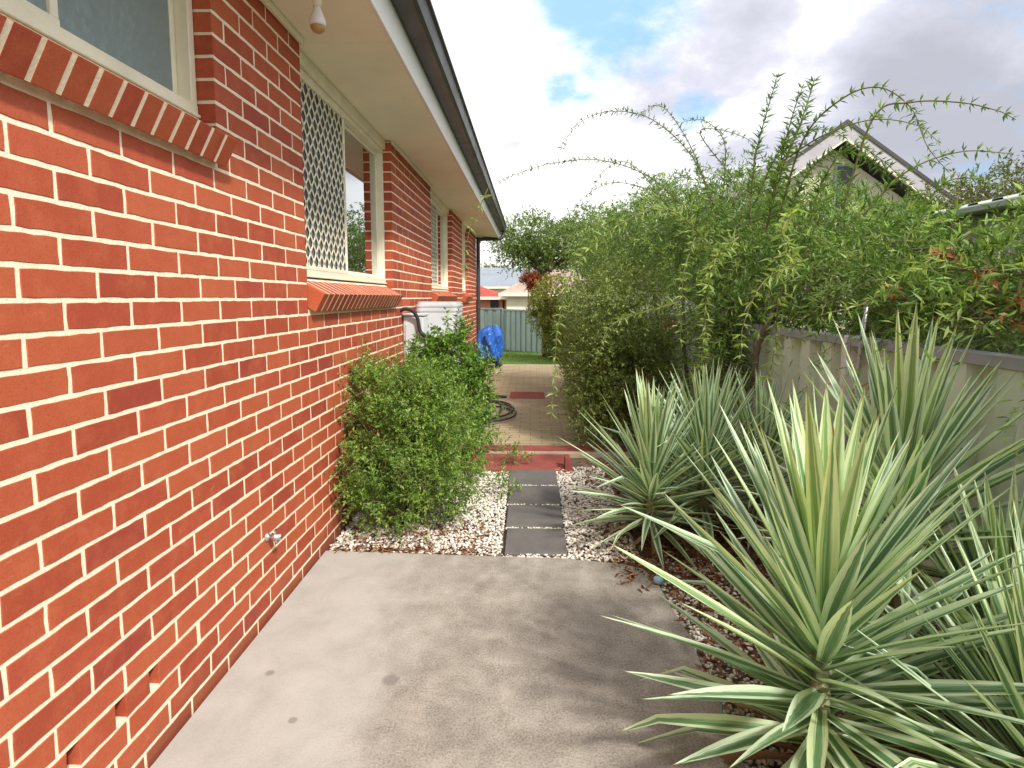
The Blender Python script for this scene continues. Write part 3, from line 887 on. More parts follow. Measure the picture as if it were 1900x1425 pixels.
def window(y0, y1, zb, front_sill_top, ysplit, screen, obscure, label):
    zt = 2.672
    mb = MB()
    X1, X0 = -1.244, -1.315
    y0 += .004; y1 -= .004
    frame_ring(mb, y0, y1, zb, zt, X0, X1, .034)
    mb.bbox(X0 + .006, X1 + .010, y0, y1, zb - .012, zb - .001, .002)         # bottom lip
    mb.bbox(X0, X1 + .02, y0, y1, zt + .002, EAVE - .002, .003)                 # head board up to the soffit
    # two sashes
    frame_ring(mb, y0 + .036, ysplit + .02, zb + .036, zt - .036, -1.290, -1.262, .026)
    frame_ring(mb, ysplit - .02, y1 - .036, zb + .036, zt - .036, -1.310, -1.2925, .026)
    w = mb.build('window', M['cream'], house)
    w['label'] = label
    g = MB()
    g.box(-1.279, -1.275, y0 + .063, ysplit - .007, zb + .063, zt - .063)
    g.build('pane', M['obscure' if obscure else 'glass'], w)
    g = MB()
    g.box(-1.303, -1.299, ysplit + .007, y1 - .063, zb + .063, zt - .063)
    g.build('pane', M['obscure' if obscure else 'glass'], w)
    if screen:
        s = MB()
        sx = -1.248
        sy0, sy1, sz0, sz1 = y0 + .03, ysplit + .012, zb + .03, zt - .03
        frame_ring(s, sy0, sy1, sz0, sz1, sx - .012, sx + .006, .022)
        ay0, ay1, az0, az1 = sy0 + .02, sy1 - .02, sz0 + .02, sz1 - .02
        dy, dz, hw = 0.084, 0.105, .0082
        nw = int((ay1 - ay0) / (dy / 2))
        for i in range(nw + 1):
            yc = ay0 + i * dy / 2
            ns = int((az1 - az0) / dz * 8)
            v = []
            for k in range(ns + 1):
                zz_ = az0 + (az1 - az0) * k / ns
                y = yc + (1 if i % 2 else -1) * (dy / 4 - .002) * math.sin(6.28318 * (zz_ - az0) / dz)
                y = min(max(y, ay0 + .003), ay1 - .003)
                v += [(sx, y - hw, zz_), (sx, y + hw, zz_), (sx - .003, y + hw, zz_), (sx - .003, y - hw, zz_)]
            f = []
            for k in range(ns):
                a = 4 * k
                f += [(a, a + 1, a + 5, a + 4), (a + 1, a + 2, a + 6, a + 5), (a + 3, a, a + 4, a + 7)]
            s.add(v, f, 0)
        s.build('security_screen', M['cream'], w)
        MB().box(sx - .010, sx - .0085, ay0, ay1, az0, az1).build('fly_screen', M['fly'], w)
    sill(y0, y1, front_sill_top, w)
    return w

w1 = window(wins[0][0], wins[0][1], 2.118, 2.022, 1.54, False, True, 'high window with rippled obscure glass')
w2 = window(wins[1][0], wins[1][1], 1.566, 1.458, 3.86, True, False, 'window with diamond security screen on its near half')
w3 = window(wins[2][0], wins[2][1], 1.566, 1.458, 7.65, True, False, 'second screened window, farther along the wall')
w4 = window(wins[3][0], wins[3][1], 1.566, 1.458, 10.35, False, False, 'narrow window near the far corner')
# curtain and blinds behind the glass
def curtain(y0, y1, z0, z1, x, parent, mat, amp=.02, per=.07, name='curtain'):
    n = int((y1 - y0) / per * 8)
    v = []
    for i in range(n + 1):
        y = y0 + (y1 - y0) * i / n
        xx = x + amp * math.sin(y / per * 6.283) + amp * .4 * math.sin(y / per * 2.1)
        v += [(xx, y, z0), (xx, y, z1)]
    return MB().add(v, [(2 * i, 2 * i + 2, 2 * i + 3, 2 * i + 1) for i in range(n)]).build(name, mat, parent, True)
curtain(1.86, 2.2, 2.05, 2.72, -1.36, w1, M['curtain'])
mb = MB()
for i in range(46): 
    zc = 1.60 + i * .024
    mb.add([(-1.385, 4.0, zc), (-1.385, 4.86, zc), (-1.362, 4.86, zc + .016), (-1.362, 4.0, zc + .016)], [(0, 1, 2, 3)])
mb.build('blind', M['blind'], w2)
curtain(7.7, 8.5, 1.55, 2.7, -1.37, w3, M['curtain'], .03, .1)
curtain(9.9, 10.8, 1.55, 2.7, -1.37, w4, M['curtain'], .03, .1)

# eaves: soffit sheets, trim, fascia, gutter, roof
EX = -0.712
mb = MB()
js = [Y0 - .4, -0.2, 3.06, 6.06, 9.06, Y1 + .42]
for a, b in zip(js[:-1], js[1:]):
    mb.bbox(WX - .16, EX - .012, a + .002, b - .002, EAVE, EAVE + .01, .003)
    mb.bbox(WX + .03, EX - .012, b - .011, b + .011, EAVE - .003, EAVE + .012, .001)
mb.build('soffit', M['soffit'], house)
mb = MB()
for a, b in zip([Y0] + [w[1] for w in wins], [w[0] for w in wins] + [Y1]):
    MB().bbox(WX + .0015, WX + .028, a, b, EAVE - .034, EAVE - .0015, .008).build('soffit_trim', M['cream'], house)
mb = MB()
mb.bbox(EX - .010, EX + .012, Y0 - .4, Y1 + .45, EAVE - .022, EAVE + .20, .003)
mb.bbox(-9.0, EX - .012, Y1 + .428, Y1 + .45, EAVE - .022, EAVE + .20, .003)
mb.build('fascia', M['fascia'], house)
gz = EAVE + .155
gx = EX + .0145
prof = [(gx, gz + .09), (gx, gz), (gx + .02, gz - .004), (gx + .105, gz - .002), (gx + .125, gz + .014), (gx + .140, gz + .095), (gx + .158, gz + .104), (gx + .158, gz + .118),
        (gx + .148, gz + .120), (gx + .135, gz + .108), (gx + .120, gz + .02), (gx + .1, gz + .004), (gx + .01, gz + .004), (gx + .01, gz + .09)]
mb = MB()
ya, yb = Y0 - .4, Y1 + .60
n = len(prof)
v = [(p[0], ya, p[1]) for p in prof] + [(p[0], yb, p[1]) for p in prof]
f = [(i, (i + 1) % n, n + (i + 1) % n, n + i) for i in range(n)]
for i in (2, 3, 4, 5, 6, 7): pass
mb.add(v, f)
capp = [prof[0], prof[1], prof[2], prof[3], prof[4], prof[5], prof[6], prof[7]]
mb.prism(capp, 1, yb - .004, yb + .0015)
# return along the end wall
mb.bbox(-9.0, gx + .02, Y1 + .452, Y1 + .60, gz, gz + .115, .01)
# external corner bracket
mb.build('gutter', M['gutter'], house)
mb = MB()
mb.add([(gx + .10, Y0 - .4, gz + .11), (gx + .10, Y1 + .58, gz + .11), (-5.4, Y1 - 3.5, gz + 2.05), (-5.4, Y0 - .4, gz + 2.05)], [(0, 1, 2, 3)])
mb.add([(gx + .10, Y1 + .58, gz + .11), (-10.1, Y1 + .58, gz + .11), (-5.4, Y1 - 3.5, gz + 2.05)], [(0, 1, 2)])
mb.add([(-10.1, Y1 + .58, gz + .11), (-10.1, Y0 - .4, gz + .11), (-5.4, Y0 - .4, gz + 2.05), (-5.4, Y1 - 3.5, gz + 2.05)], [(0, 1, 2, 3)])
mb.add([(-10.1, Y0 - .4, gz + .11), (gx + .1, Y0 - .4, gz + .11), (-5.4, Y0 - .4, gz + 2.05)], [(0, 1, 2)])
mb.build('roof', M['rooftile'], house)
# downpipe with swan neck at the far corner
mb = MB()
dp = catmull([(gx + .07, Y1 + .50, gz + .0), (gx + .07, Y1 + .50, gz - .10), (gx - .02, Y1 + .40, gz - .17), (WX + .12, Y1 + .12, gz - .21), (WX + .055, Y1 - .02, gz - .28), (WX + .05, Y1 - .05, gz - .42), (WX + .05, Y1 - .05, .05)], 5)
mb.tube(dp, .042, 12)
for zz_ in (2.2, 1.2): mb.lathe((WX + .05, Y1 - .05, zz_), [(.042, 0), (.048, .002), (.048, .028), (.042, .03)], 12)
mb.build('downpipe', M['gutter'], house, True)

# light fitting under the soffit
lx, ly = -0.905, 2.5
lamp = thing('light_fitting', (lx, ly, EAVE), 'bare white bulb in a batten holder under the soffit', 'light')
MB().lathe((lx, ly, EAVE - .001), [(.0, 0), (.045, -.001), (.047, -.006), (.044, -.016), (.026, -.022), (.024, -.055), (.020, -.062), (.019, -.088), (.0, -.089)], 24).build('holder', M['cream'], lamp, True)
MB().lathe((lx, ly, EAVE), [(.0, -.085), (.0165, -.086), (.0165, -.100), (.024, -.118), (.032, -.138), (.0335, -.152), (.031, -.168), (.0, -.168)], 24).build('bulb', M['bulb'], lamp, True)
MB().lathe((lx, ly, EAVE), [(.0, -.1682), (.031, -.1682), (.0285, -.180), (.020, -.190), (.008, -.194), (.0, -.1945)], 24).build('bulb_cap', M['bulb_base'], lamp, True)

# garden tap
tx, ty, tz = WX, 2.42, 0.372
tap = thing('garden_tap', (tx, ty, tz), 'small chrome garden tap low on the brick wall', 'tap')
mb = MB()
mb.lathe((tx, ty, tz), [(.0, 0), (.020, .0), (.021, .005), (.011, .009), (.010, .022), (.016, .025), (.016, .045), (.013, .048), (.013, .066), (.0, .067)], 16, axis='x')
mb.tube(catmull([(tx + .035, ty, tz - .008), (tx + .042, ty, tz - .018), (tx + .045, ty, tz - .030)], 5), .008, 12)
mb.build('spout', M['chrome'], tap, True)
mb = MB()
mb.tube([(tx + .036, ty, tz + .01), (tx + .037, ty, tz + .027)], .005, 8)
mb.tube([(tx + .037, ty - .020, tz + .028), (tx + .037, ty + .020, tz + .028)], [.0045, .0045], 8)
mb.build('handle', M['chrome'], tap, True)

# water heater against the wall
wh = thing('water_heater', (-0.92, 5.75, 0), 'white water heater against the brick wall, with black pipe looping out', 'water heater')
def rbox_prof(x0, x1, y0, y1, r, n=5):
    out = []
    for cx_, cy_, a0 in ((x1 - r, y1 - r, 0), (x0 + r, y1 - r, 90), (x0 + r, y0 + r, 180), (x1 - r, y0 + r, 270)):
        for i in range(n + 1):
            a = math.radians(a0 + 90 * i / n)
            out.append((cx_ + r * math.cos(a), cy_ + r * math.sin(a)))
    return out
x0, x1 = -1.135, -0.715
MB().prism(rbox_prof(x0, x1, 5.55, 5.97, .06), 2, 0.03, 1.30).build('tank', M['white_metal'], wh)
mb = MB()
mb.prism(rbox_prof(x0 - .006, x1 + .006, 5.544, 5.976, .064), 2, 1.302, 1.325)
mb.prism(rbox_prof(x0 - .002, x1 + .002, 5.548, 5.972, .062), 2, 1.325, 1.350)
mb.prism(rbox_prof(x0 - .008, x1 + .008, 5.542, 5.978, .066), 2, 1.350, 1.372)
mb.prism(rbox_prof(x0 + .01, x1 - .01, 5.56, 5.96, .06), 2, 1.372, 1.398)
mb.build('lid', M['grey_box'], wh)
mb = MB()
mb.bbox(WX + .002, -0.985, 5.19, 5.46, 0.12, 1.27, .015)
mb.bbox(WX + .002, -0.978, 5.183, 5.467, 1.272, 1.292, .008)
mb.bbox(WX + .03, -1.01, 5.181, 5.189, 0.2, 1.2, .003)
mb.build('cabinet', M['grey_box'], wh)
pipe = catmull([at(741, 577, 5.12), at(752, 573, 5.12), at(766, 577, 5.13), at(775, 592, 5.15), at(779, 612, 5.15), at(786, 624, 5.16)] + [Vector((-0.96, 5.3, 0.98))], 6)
MB().tube(pipe, .017, 10).build('pipe', M['black_rubber'], wh, True)
MB().bbox(x0 - .01, x1 + .01, 5.53, 5.99, 0.0, 0.028, .006).build('base', M['kerb'], wh)

# ================================================================== FENCES
def sheet_profile(a0, a1, pitch, depth, flat=.45):
    """trapezoid ribs along a"""
    out = []; a = a0
    while a < a1 - 1e-6:
        p = pitch
        for t, d in ((0, 0), (flat - .02, 0), (flat + .03, depth), (1 - .12, depth), (1 - .07, 0)):
            q = a + t * p
            if q <= a1: out.append((q, d))
        a += p
    out.append((a1, 0))
    return out
def ribbed(mb, p0, p1, z0a, z1a, z0b, z1b, pitch, depth, side, mat=0):
    p0, p1 = Vector(p0), Vector(p1)
    L = (p1 - p0).length; d = (p1 - p0) / L; nrm_ = Vector((-d.y, d.x)) * side
    pr = sheet_profile(0, L, pitch, depth)
    v = []
    for a, e_ in pr:
        q = p0 + d * a + nrm_ * e_; t = a / L
        v += [(q.x, q.y, z0a + (z0b - z0a) * t), (q.x, q.y, z1a + (z1b - z1a) * t)]
    mb.add(v, [(2 * i, 2 * i + 2, 2 * i + 3, 2 * i + 1) for i in range(len(pr) - 1)], mat)
FX = 1.85; FT = 1.222
fence = thing('metal_fence', (FX, 4, 0), 'pale ribbed metal fence with slate rail behind the yuccas on the right', 'fence')
posts = [-1.45, 0.92, 3.29, 5.66, 8.03, 10.4, 12.77, 14.6]
for a, b in zip(posts[:-1], posts[1:]):
    mb = MB()
    ribbed(mb, (FX, a + .03), (FX, b - .03), -0.1 if b < 12 else -.3, FT - .015, -0.1 if b < 12 else -.3, FT - .015, 0.262, 0.055, 1)
    mb.build('panel', M['fence_sheet'] if a < 9 else M['teal_sheet'], fence)
    mb = MB()
    mb.bbox(FX - .064, FX + .012, a + .026, b - .026, FT - .052, FT, .004)
    MB().bbox(FX - .064, FX + .012, a + .026, b - .026, 0.0, 0.05, .004).build('rail', M['fence_rail'], fence)
    mb.build('rail', M['fence_rail'], fence)
for p in posts:
    mb = MB()
    mb.bbox(FX - .068, FX + .02, p - .024, p + .024, -.3, FT + .002, .004)
    mb.build('post', M['post'] if abs(p - 3.29) < .01 else M['fence_rail'], fence)
# thin steel rod standing by the post
mb = MB()
mb.tube([(1.835, 3.38, -.1), (1.80, 3.17, 1.02), (1.787, 3.10, 1.40)], .011, 10)
mb.lathe((1.787, 3.10, 1.395), [(.0, 0), (.015, .001), (.015, .03), (.0, .031)], 10)
tag(mb.build('steel_rod', M['galv'], None, True), 'thin galvanised rod leaning above the fence beside its post', 'rod')

ff = thing('back_fence', (-1.5, 18, -.2), 'teal grey ribbed fence beyond the lawn at the back', 'fence')
cA, cB, cC = (-14, 18.6), (-0.86, 17.6), (1.80, 14.3)
zt_far, zb_far = 1.10, -.25
for (p, q, ta, tb) in ((cA, cB, 1.12, 1.085), (cB, cC, 1.085, 1.10)):
    p_, q_ = Vector(p), Vector(q); Ltot = (q_ - p_).length; n = max(1, round(Ltot / 2.37))
    for i in range(n):
        a = p_.lerp(q_, i / n); b = p_.lerp(q_, (i + 1) / n)
        mb = MB()
        ribbed(mb, a, b, zb_far, ta - .01, zb_far, tb - .01, .25, .035, 1)
        mb.build('panel', M['teal_sheet'], ff)
        mb = MB(); d = (b - a).normalized(); nn = Vector((-d.y, d.x)) * .02
        for (z0, z1) in ((ta - .05, ta),):
            v = [(a - nn).to_tuple() + (z0,), (b - nn).to_tuple() + (z0,), (b + nn).to_tuple() + (z0,), (a + nn).to_tuple() + (z0,)]
            v += [x[:2] + (z1,) for x in v]
            mb.add(v, [(3, 2, 1, 0), (4, 5, 6, 7), (0, 1, 5, 4), (1, 2, 6, 5), (2, 3, 7, 6), (3, 0, 4, 7)])
        mb.build('rail', M['fence_rail'], ff)
        MB().bbox(a.x - .03, a.x + .03, a.y - .07, a.y - .01, zb_far, ta + .01, .004).build('post', M['teal_sheet'], ff)

# ================================================================== SHED and HOUSES BEYOND
sh = thing('neighbour_shed', (4.5, 2.5, 0), 'pale green ribbed metal shed just beyond the right fence', 'shed')
mb = MB()
ribbed(mb, (3.0, -2.5), (3.0, 5.4), -.1, 1.985, -.1, 1.985, .2, .02, 1)
ribbed(mb, (3.0, 5.4), (6.4, 5.4), -.1, 1.985, -.1, 1.985, .2, .02, 1)
ribbed(mb, (6.4, 5.4), (6.4, -2.5), -.1, 1.985, -.1, 1.985, .2, .02, 1)
ribbed(mb, (6.4, -2.5), (3.0, -2.5), -.1, 1.985, -.1, 1.985, .2, .02, 1)
mb.build('wall', M['shed'], sh)
mb = MB()
for (xa_, xb_, za_, zb2) in ((2.92, 4.7, 2.04, 2.42), (4.7, 6.5, 2.42, 2.04)):
    pr = sheet_profile(-2.6, 5.5, .2, .02)
    v = []
    for y, d in pr: v += [(xa_, y, za_ + d), (xb_, y, zb2 + d)]
    mb.add(v, [(2 * i, 2 * i + 2, 2 * i + 3, 2 * i + 1) for i in range(len(pr) - 1)])
mb.prism([(3.0, 1.985), (6.4, 1.985), (4.7, 2.40)], 1, 5.395, 5.41)
mb.prism([(3.0, 1.985), (6.4, 1.985), (4.7, 2.40)], 1, -2.51, -2.495)
mb.build('roof', M['shed_roof'], sh)
MB().bbox(2.86, 2.985, -2.6, 5.5, 1.985, 2.036, .01).build('gutter', M['shed_roof'], sh)

# gabled house behind the climber
gh = thing('gabled_house', (6.3, 14, 0), 'pale weatherboard house with steep grey gable rising behind the climber', 'house')
ax, az = 6.30, 4.93; gy = 12.0
mb = MB()
hw = 2.7
mb.prism([(ax - hw, 0), (ax + hw, 0), (ax + hw, az - .42 - hw * .68), (ax, az - .42), (ax - hw, az - .42 - hw * .68)], 1, gy + .42, gy + 8)
mb.build('wall', M['white_wall'], gh)
mb = MB()
for s in (-1, 1):
    e_ = hw + .45; sl = .70
    v = [(ax, gy, az), (ax + s * e_, gy, az - e_ * sl), (ax + s * e_, gy + 8.3, az - e_ * sl), (ax, gy + 8.3, az)]
    v += [(x, y, z_ - .11) for x, y, z_ in v]
    mb.add(v, [(0, 1, 2, 3), (7, 6, 5, 4), (0, 4, 5, 1), (1, 5, 6, 2), (2, 6, 7, 3)])
mb.build('roof', M['grey_iron'], gh)
def barge(zt_, zb_, dy0, dy1, nm, mt):
    mb = MB()
    for s in (-1, 1):
        e_ = hw + .46; sl = .70
        v = [(ax, gy + dy0, az + zt_), (ax + s * e_, gy + dy0, az + zt_ - e_ * sl), (ax + s * e_, gy + dy0, az + zb_ - e_ * sl), (ax, gy + dy0, az + zb_)]
        v += [(x, gy + dy1, z_) for x, y, z_ in v]
        mb.add(v, [(0, 1, 2, 3), (7, 6, 5, 4), (0, 4, 5, 1), (3, 2, 6, 7), (1, 5, 6, 2)])
    mb.build(nm, mt, gh)
barge(.0, -.31, -.05, -.01, 'barge_board', M['barge'])
barge(.05, -.035, -.07, -.052, 'roof_capping', M['gutter'])
barge(-.313, -.355, -.06, -.01, 'barge_trim', M['white_wall'])
mb = MB(); mb.bbox(ax + .02, ax + .42, gy + .36, gy + .415, az - 1.75, az - .72, .01)
wn = mb.build('window', M['fence_rail'], gh)
mb = MB(); mb.bbox(ax + .07, ax + .37, gy + .34, gy + .358, az - 1.70, az - .78, .004)
mb.build('pane', M['darkwin'], wn)

def far_house(name, x0, x1, y0, y1, zw, zr, wall, roof, label, hip=True, over=.5, wins_=()):
    h = thing(name, ((x0 + x1) / 2, (y0 + y1) / 2, -.3), label, 'house')
    MB().box(x0, x1, y0, y1, -.4, zw).build('wall', wall, h)
    a, b, c, d = x0 - over, x1 + over, y0 - over, y1 + over
    mb = MB()
    ins = min(b - a, d - c) / 2
    if hip:
        if b - a > d - c: r1, r2 = (a + ins, (c + d) / 2, zr), (b - ins, (c + d) / 2, zr)
        else: r1, r2 = ((a + b) / 2, c + ins, zr), ((a + b) / 2, d - ins, zr)
    else:
        r1, r2 = ((a + b) / 2, c, zr), ((a + b) / 2, d, zr)
    B = [(a, c, zw), (b, c, zw), (b, d, zw), (a, d, zw)]
    v = B + [r1, r2]
    if hip and b - a > d - c: f = [(0, 1, 5, 4), (1, 2, 5), (2, 3, 4, 5), (3, 0, 4)]
    else: f = [(0, 1, 4), (1, 2, 5, 4), (2, 3, 5), (3, 0, 4, 5)]
    mb.add(v, f + [(3, 2, 1, 0)])
    mb.build('roof', roof, h)
    mb = MB()
    mb.box(a - .01, b + .01, c - .06, c - .002, zw - .12, zw + .03)
    mb.box(b + .002, b + .06, c, d, zw - .12, zw + .03)
    mb.build('gutter', M['cream'], h)
    for (wx0, wx1, wz0, wz1) in wins_:
        MB().bbox(wx0, wx1, y0 - .05, y0 - .002, wz0, wz1, .01).build('window', M['darkwin'], h)
    return h
far_house('far_house', -9, -1.55, 31, 39, 1.45, 2.85, M['orange_wall'], M['red_roof'], 'orange brick house with red hipped roof behind the back fence', True, .4, ((-2.2, -1.75, .75, 1.3),))
far_house('far_house', -1.15, 3.4, 27, 34, 1.62, 3.15, M['white_wall'], M['pink_roof'], 'white house with pale gable beside the red roofed house', False, .35)
far_house('far_house', -14, 6, 48, 58, 2.3, 4.2, M['white_wall'], M['grey_roof'], 'distant house with blue grey roof above the red roof', True, .5)

# ================================================================== BLUE TARPAULIN, HOSE, SMALL THINGS
tp = thing('tarpaulin', (-0.84, 11.7, 0), 'crumpled bright blue tarpaulin over a dark stand at the house corner', 'tarpaulin')
rg = random.Random(3)
mb = MB()
cx_, cy_ = -0.87, 11.7; seg = 40; rings = 20
v = []
for i in range(rings + 1):
    t = i / rings
    zz_ = .20 + t * .64
    for k in range(seg):
        a = 6.283 * k / seg
        r0 = .27 * (1 - .18 * t) * (1 - max(0, t - .78) ** 1.3 * 5.0)
        fold = 1 + .16 * math.sin(a * 5 + t * 6) + .10 * abs(math.sin(a * 8 - t * 9)) + .05 * math.sin(a * 13 + t * 21)
        v.append((cx_ + .10 * t - .02 + max(r0, .01) * fold * math.cos(a) * .95, cy_ + max(r0, .01) * fold * math.sin(a), zz_ + .035 * math.sin(a * 4 + 1) + .02 * math.sin(a * 9)))
f = [(i * seg + k, i * seg + (k + 1) % seg, (i + 1) * seg + (k + 1) % seg, (i + 1) * seg + k) for i in range(rings) for k in range(seg)]
f.append(tuple(rings * seg + k for k in range(seg)))
mb.add(v, f)
mb.build('cover', M['tarp'], tp, False)
mb = MB()
mb.bbox(-1.06, -0.66, 11.5, 11.9, 0.10, 0.26, .03)
for a, b in ((-1.02, 11.55), (-.70, 11.55), (-1.02, 11.85), (-.70, 11.85)): mb.tube([(a, b, 0), (a, b, .12)], .03, 8)
mb.tube([(-.66, 11.52, .12), (-.60, 11.5, .05)], .05, 10)
mb.build('stand', M['tarp_dark'], tp)

rg = random.Random(8)
pts = []
for i in range(0, 46):
    a = i / 46 * 6.283 * 3.6 + 0.4
    k = i / 46
    rx = .30 + .07 * math.sin(a * .37 + 1) - .05 * k; ry = .62 + .10 * math.sin(a * .61) 
    pts.append((-0.55 + rx * math.cos(a) + .05 * math.sin(i * .7), 6.95 + ry * math.sin(a) + .35 * math.sin(k * 5) * .6, .016 + .020 * (i % 13) / 13 + .006))
pts += [(-0.9, 7.9, .016), (-0.62, 8.15, .016), (-0.35, 8.1, .016), (-0.55, 7.95, .016), (-0.95, 7.6, .016), (-1.1, 7.0, .02)]
tag(MB().tube(catmull(pts, 5), .0125, 8).build('garden_hose', M['hose'], None, True), 'dark garden hose lying in loose loops on the tan paving', 'hose')

cp = thing('marker_cap', (0.675, 2.78, 0), 'small pale blue round cap at the concrete edge by the dead leaves', 'cap')
cpt = at(1221, 1077, 2.78)
cpx, cpy, cpz = cpt.x, cpt.y, cpt.z
cp.location = (cpx, cpy, -.03)
MB().lathe((cpx, cpy, -.03), [(.0, 0), (.007, 0), (.007, max(.02, cpz + .02)), (0, max(.021, cpz + .021))], 10).build('stake', M['galv'], cp, True)
MB().lathe((cpx, cpy, cpz), [(.0, -.012), (.024, -.011), (.028, .0), (.026, .010), (.018, .018), (.006, .022), (0, .0225)], 20).build('cap', M['paleblue'], cp, True)
mb = MB().bbox(0.29, 0.325, 4.70, 4.80, -.03, .10, .006)
tag(mb.build('edging_brick', M['red_paver']), 'dark red brick on edge between the red paving and the yuccas', 'brick')

# ================================================================== PLANTS
def strip_leaf(acc, base, d0, up, L, W, droop, rng, twist=0.0, n=9, basew=.55, fold=.22, kink=None):
    """one sword-shaped leaf; acc collects verts, faces, uvs"""
    V, F, U = acc
    d = d0.normalized(); p = base.copy()
    side = d.cross(up)
    side = side.normalized() if side.length > 1e-4 else d.orthogonal().normalized()
    b0 = len(V)
    for i in range(n + 1):
        t = i / n
        w = W * (basew + (1 - basew) * min(1, t / .38)) if t < .38 else W * (1 - ((t - .38) / .62) ** 1.55)
        w = max(w, .0006)
        u_ = side.cross(d).normalized()
        tw = twist * t
        s2 = side * math.cos(tw) + u_ * math.sin(tw); n2 = u_ * math.cos(tw) - side * math.sin(tw)
        V.append(p - s2 * w * .5 + n2 * w * fold); V.append(p.copy()); V.append(p + s2 * w * .5 + n2 * w * fold)
        U += [(0.0, t), (0.5, t), (1.0, t)]
        p = p + d * (L / n)
        dd = Vector((0, 0, -droop / n))
        if kink and abs(t - kink[0]) < .5 / n: dd += Vector((0, 0, -kink[1]))
        d = (d + dd).normalized()
        side = (side - d * side.dot(d)).normalized()
    for i in range(n):
        a = b0 + i * 3
        F.append((a, a + 1, a + 4, a + 3)); F.append((a + 1, a + 2, a + 5, a + 4))
def leaf_obj(name, acc, mats, mi, parent):
    V, F, U = acc
    me = bpy.data.meshes.new(name)
    me.from_pydata([tuple(v) for v in V], [], F)
    uv = me.uv_layers.new(name='UVMap')
    lv = np.zeros(len(me.loops), dtype=np.int32); me.loops.foreach_get('vertex_index', lv)
    uv.data.foreach_set('uv', np.array(U, dtype=np.float32)[lv].ravel())
    for m in mats: me.materials.append(m)
    if mi is not None: me.polygons.foreach_set('material_index', mi)
    me.polygons.foreach_set('use_smooth', [True] * len(me.polygons))
    o = bpy.data.objects.new(name, me); col.objects.link(o); place(o, parent)
    return o
GA = math.radians(137.508)
def yucca(heads, base, L, W, n, seed, label, dead=14, elev=(-14, 84), droop=.25, young=.16, group='variegated yuccas along the right fence'):
    """heads: list of (bottom of leafy part, top of leafy part)"""
    r = random.Random(seed)
    base = Vector(base)
    th = thing('yucca', base, label, 'yucca', group)
    st = MB()
    acc = ([], [], []); mi = []
    for hi, (p0, p1) in enumerate(heads):
        p0, p1 = Vector(p0), Vector(p1)
        pts = catmull([base + Vector((.02 * hi, 0, 0)), base.lerp(p0, .6) + Vector((r.uniform(-.02, .02), r.uniform(-.02, .02), 0)), p0, p1], 6)
        st.tube(pts, [.036 - .012 * i / len(pts) for i in range(len(pts))], 10)
        # old leaf scars around the stem
        for k in range(60):
            t = k / 60; q = pts[int(t * (len(pts) - 1))]; a = k * GA
            o_ = Vector((math.cos(a), math.sin(a), 0))
            sd_ = Vector((-math.sin(a), math.cos(a), 0))
            c = q + o_ * .030
            st.add([c - sd_ * .022, c + sd_ * .022, c + o_ * .016 + Vector((0, 0, .028)) + sd_ * .012, c + o_ * .016 + Vector((0, 0, .028)) - sd_ * .012], [(0, 1, 2, 3)])
        axis = (p1 - p0)
        for i in range(n):
            t = (i + .5) / n
            a = i * GA + r.uniform(-.12, .12) + seed
            el = math.radians(elev[0] + (elev[1] - elev[0]) * t ** .95 + r.uniform(-6, 6))
            o_ = Vector((math.cos(a), math.sin(a), 0))
            d = o_ * math.cos(el) + Vector((0, 0, 1)) * math.sin(el)
            d = (d + axis.normalized() * .12).normalized()
            q = p0 + axis * t + o_ * .012
            l = L * (.80 + .5 * t if t < .4 else (1.0 if t < .85 else 1.0 - (t - .85) * 1.0)) * r.uniform(.86, 1.10)
            f0 = len(acc[1])
            strip_leaf(acc, q, d, Vector((0, 0, 1)) if el < 1.3 else o_ * -1, l, W * r.uniform(.85, 1.15), droop * (1.2 - t) * r.uniform(.3, 1.5), r,
                       r.uniform(-.5, .5), 9, .62, .20, (r.uniform(.35, .8), r.uniform(.25, .8)) if r.random() < .10 and t < .6 else None)
            mi += [1 if (t > 1 - young and r.random() < .75) else 0] * (len(acc[1]) - f0)
    st.build('stem', M['trunk'], th)
    leaf_obj('foliage', acc, [M['yucca'], M['yucca_new']], mi, th)
    if dead:
        acc = ([], [], [])
        for (p0, p1) in heads:
            for i in range(dead):
                a = r.uniform(0, 6.283); o_ = Vector((math.cos(a), math.sin(a), 0))
                q = Vector(base).lerp(Vector(p0), r.uniform(.45, 1.0))
                strip_leaf(acc, q, (o_ * .9 + Vector((0, 0, r.uniform(-.5, .2)))), Vector((0, 0, 1)), L * r.uniform(.45, .8), W * .55, r.uniform(.9, 1.8), r, r.uniform(-1.2, 1.2), 8, .6, .35)
        for i, p in enumerate(acc[0]):
            if p.z < -.015: p.z = -.015 + (i % 3) * .002
        leaf_obj('dead_leaves', acc, [M['strawleaf']], None, th)
    return th

yucca([((1.50, 1.74, 0.08), (1.52, 1.76, 0.40))], (1.50, 1.74, -.03), 0.56, .046, 96, 31,
      'yucca at the right edge of the picture, hard against the fence rail', 8, (-10, 84), .18)
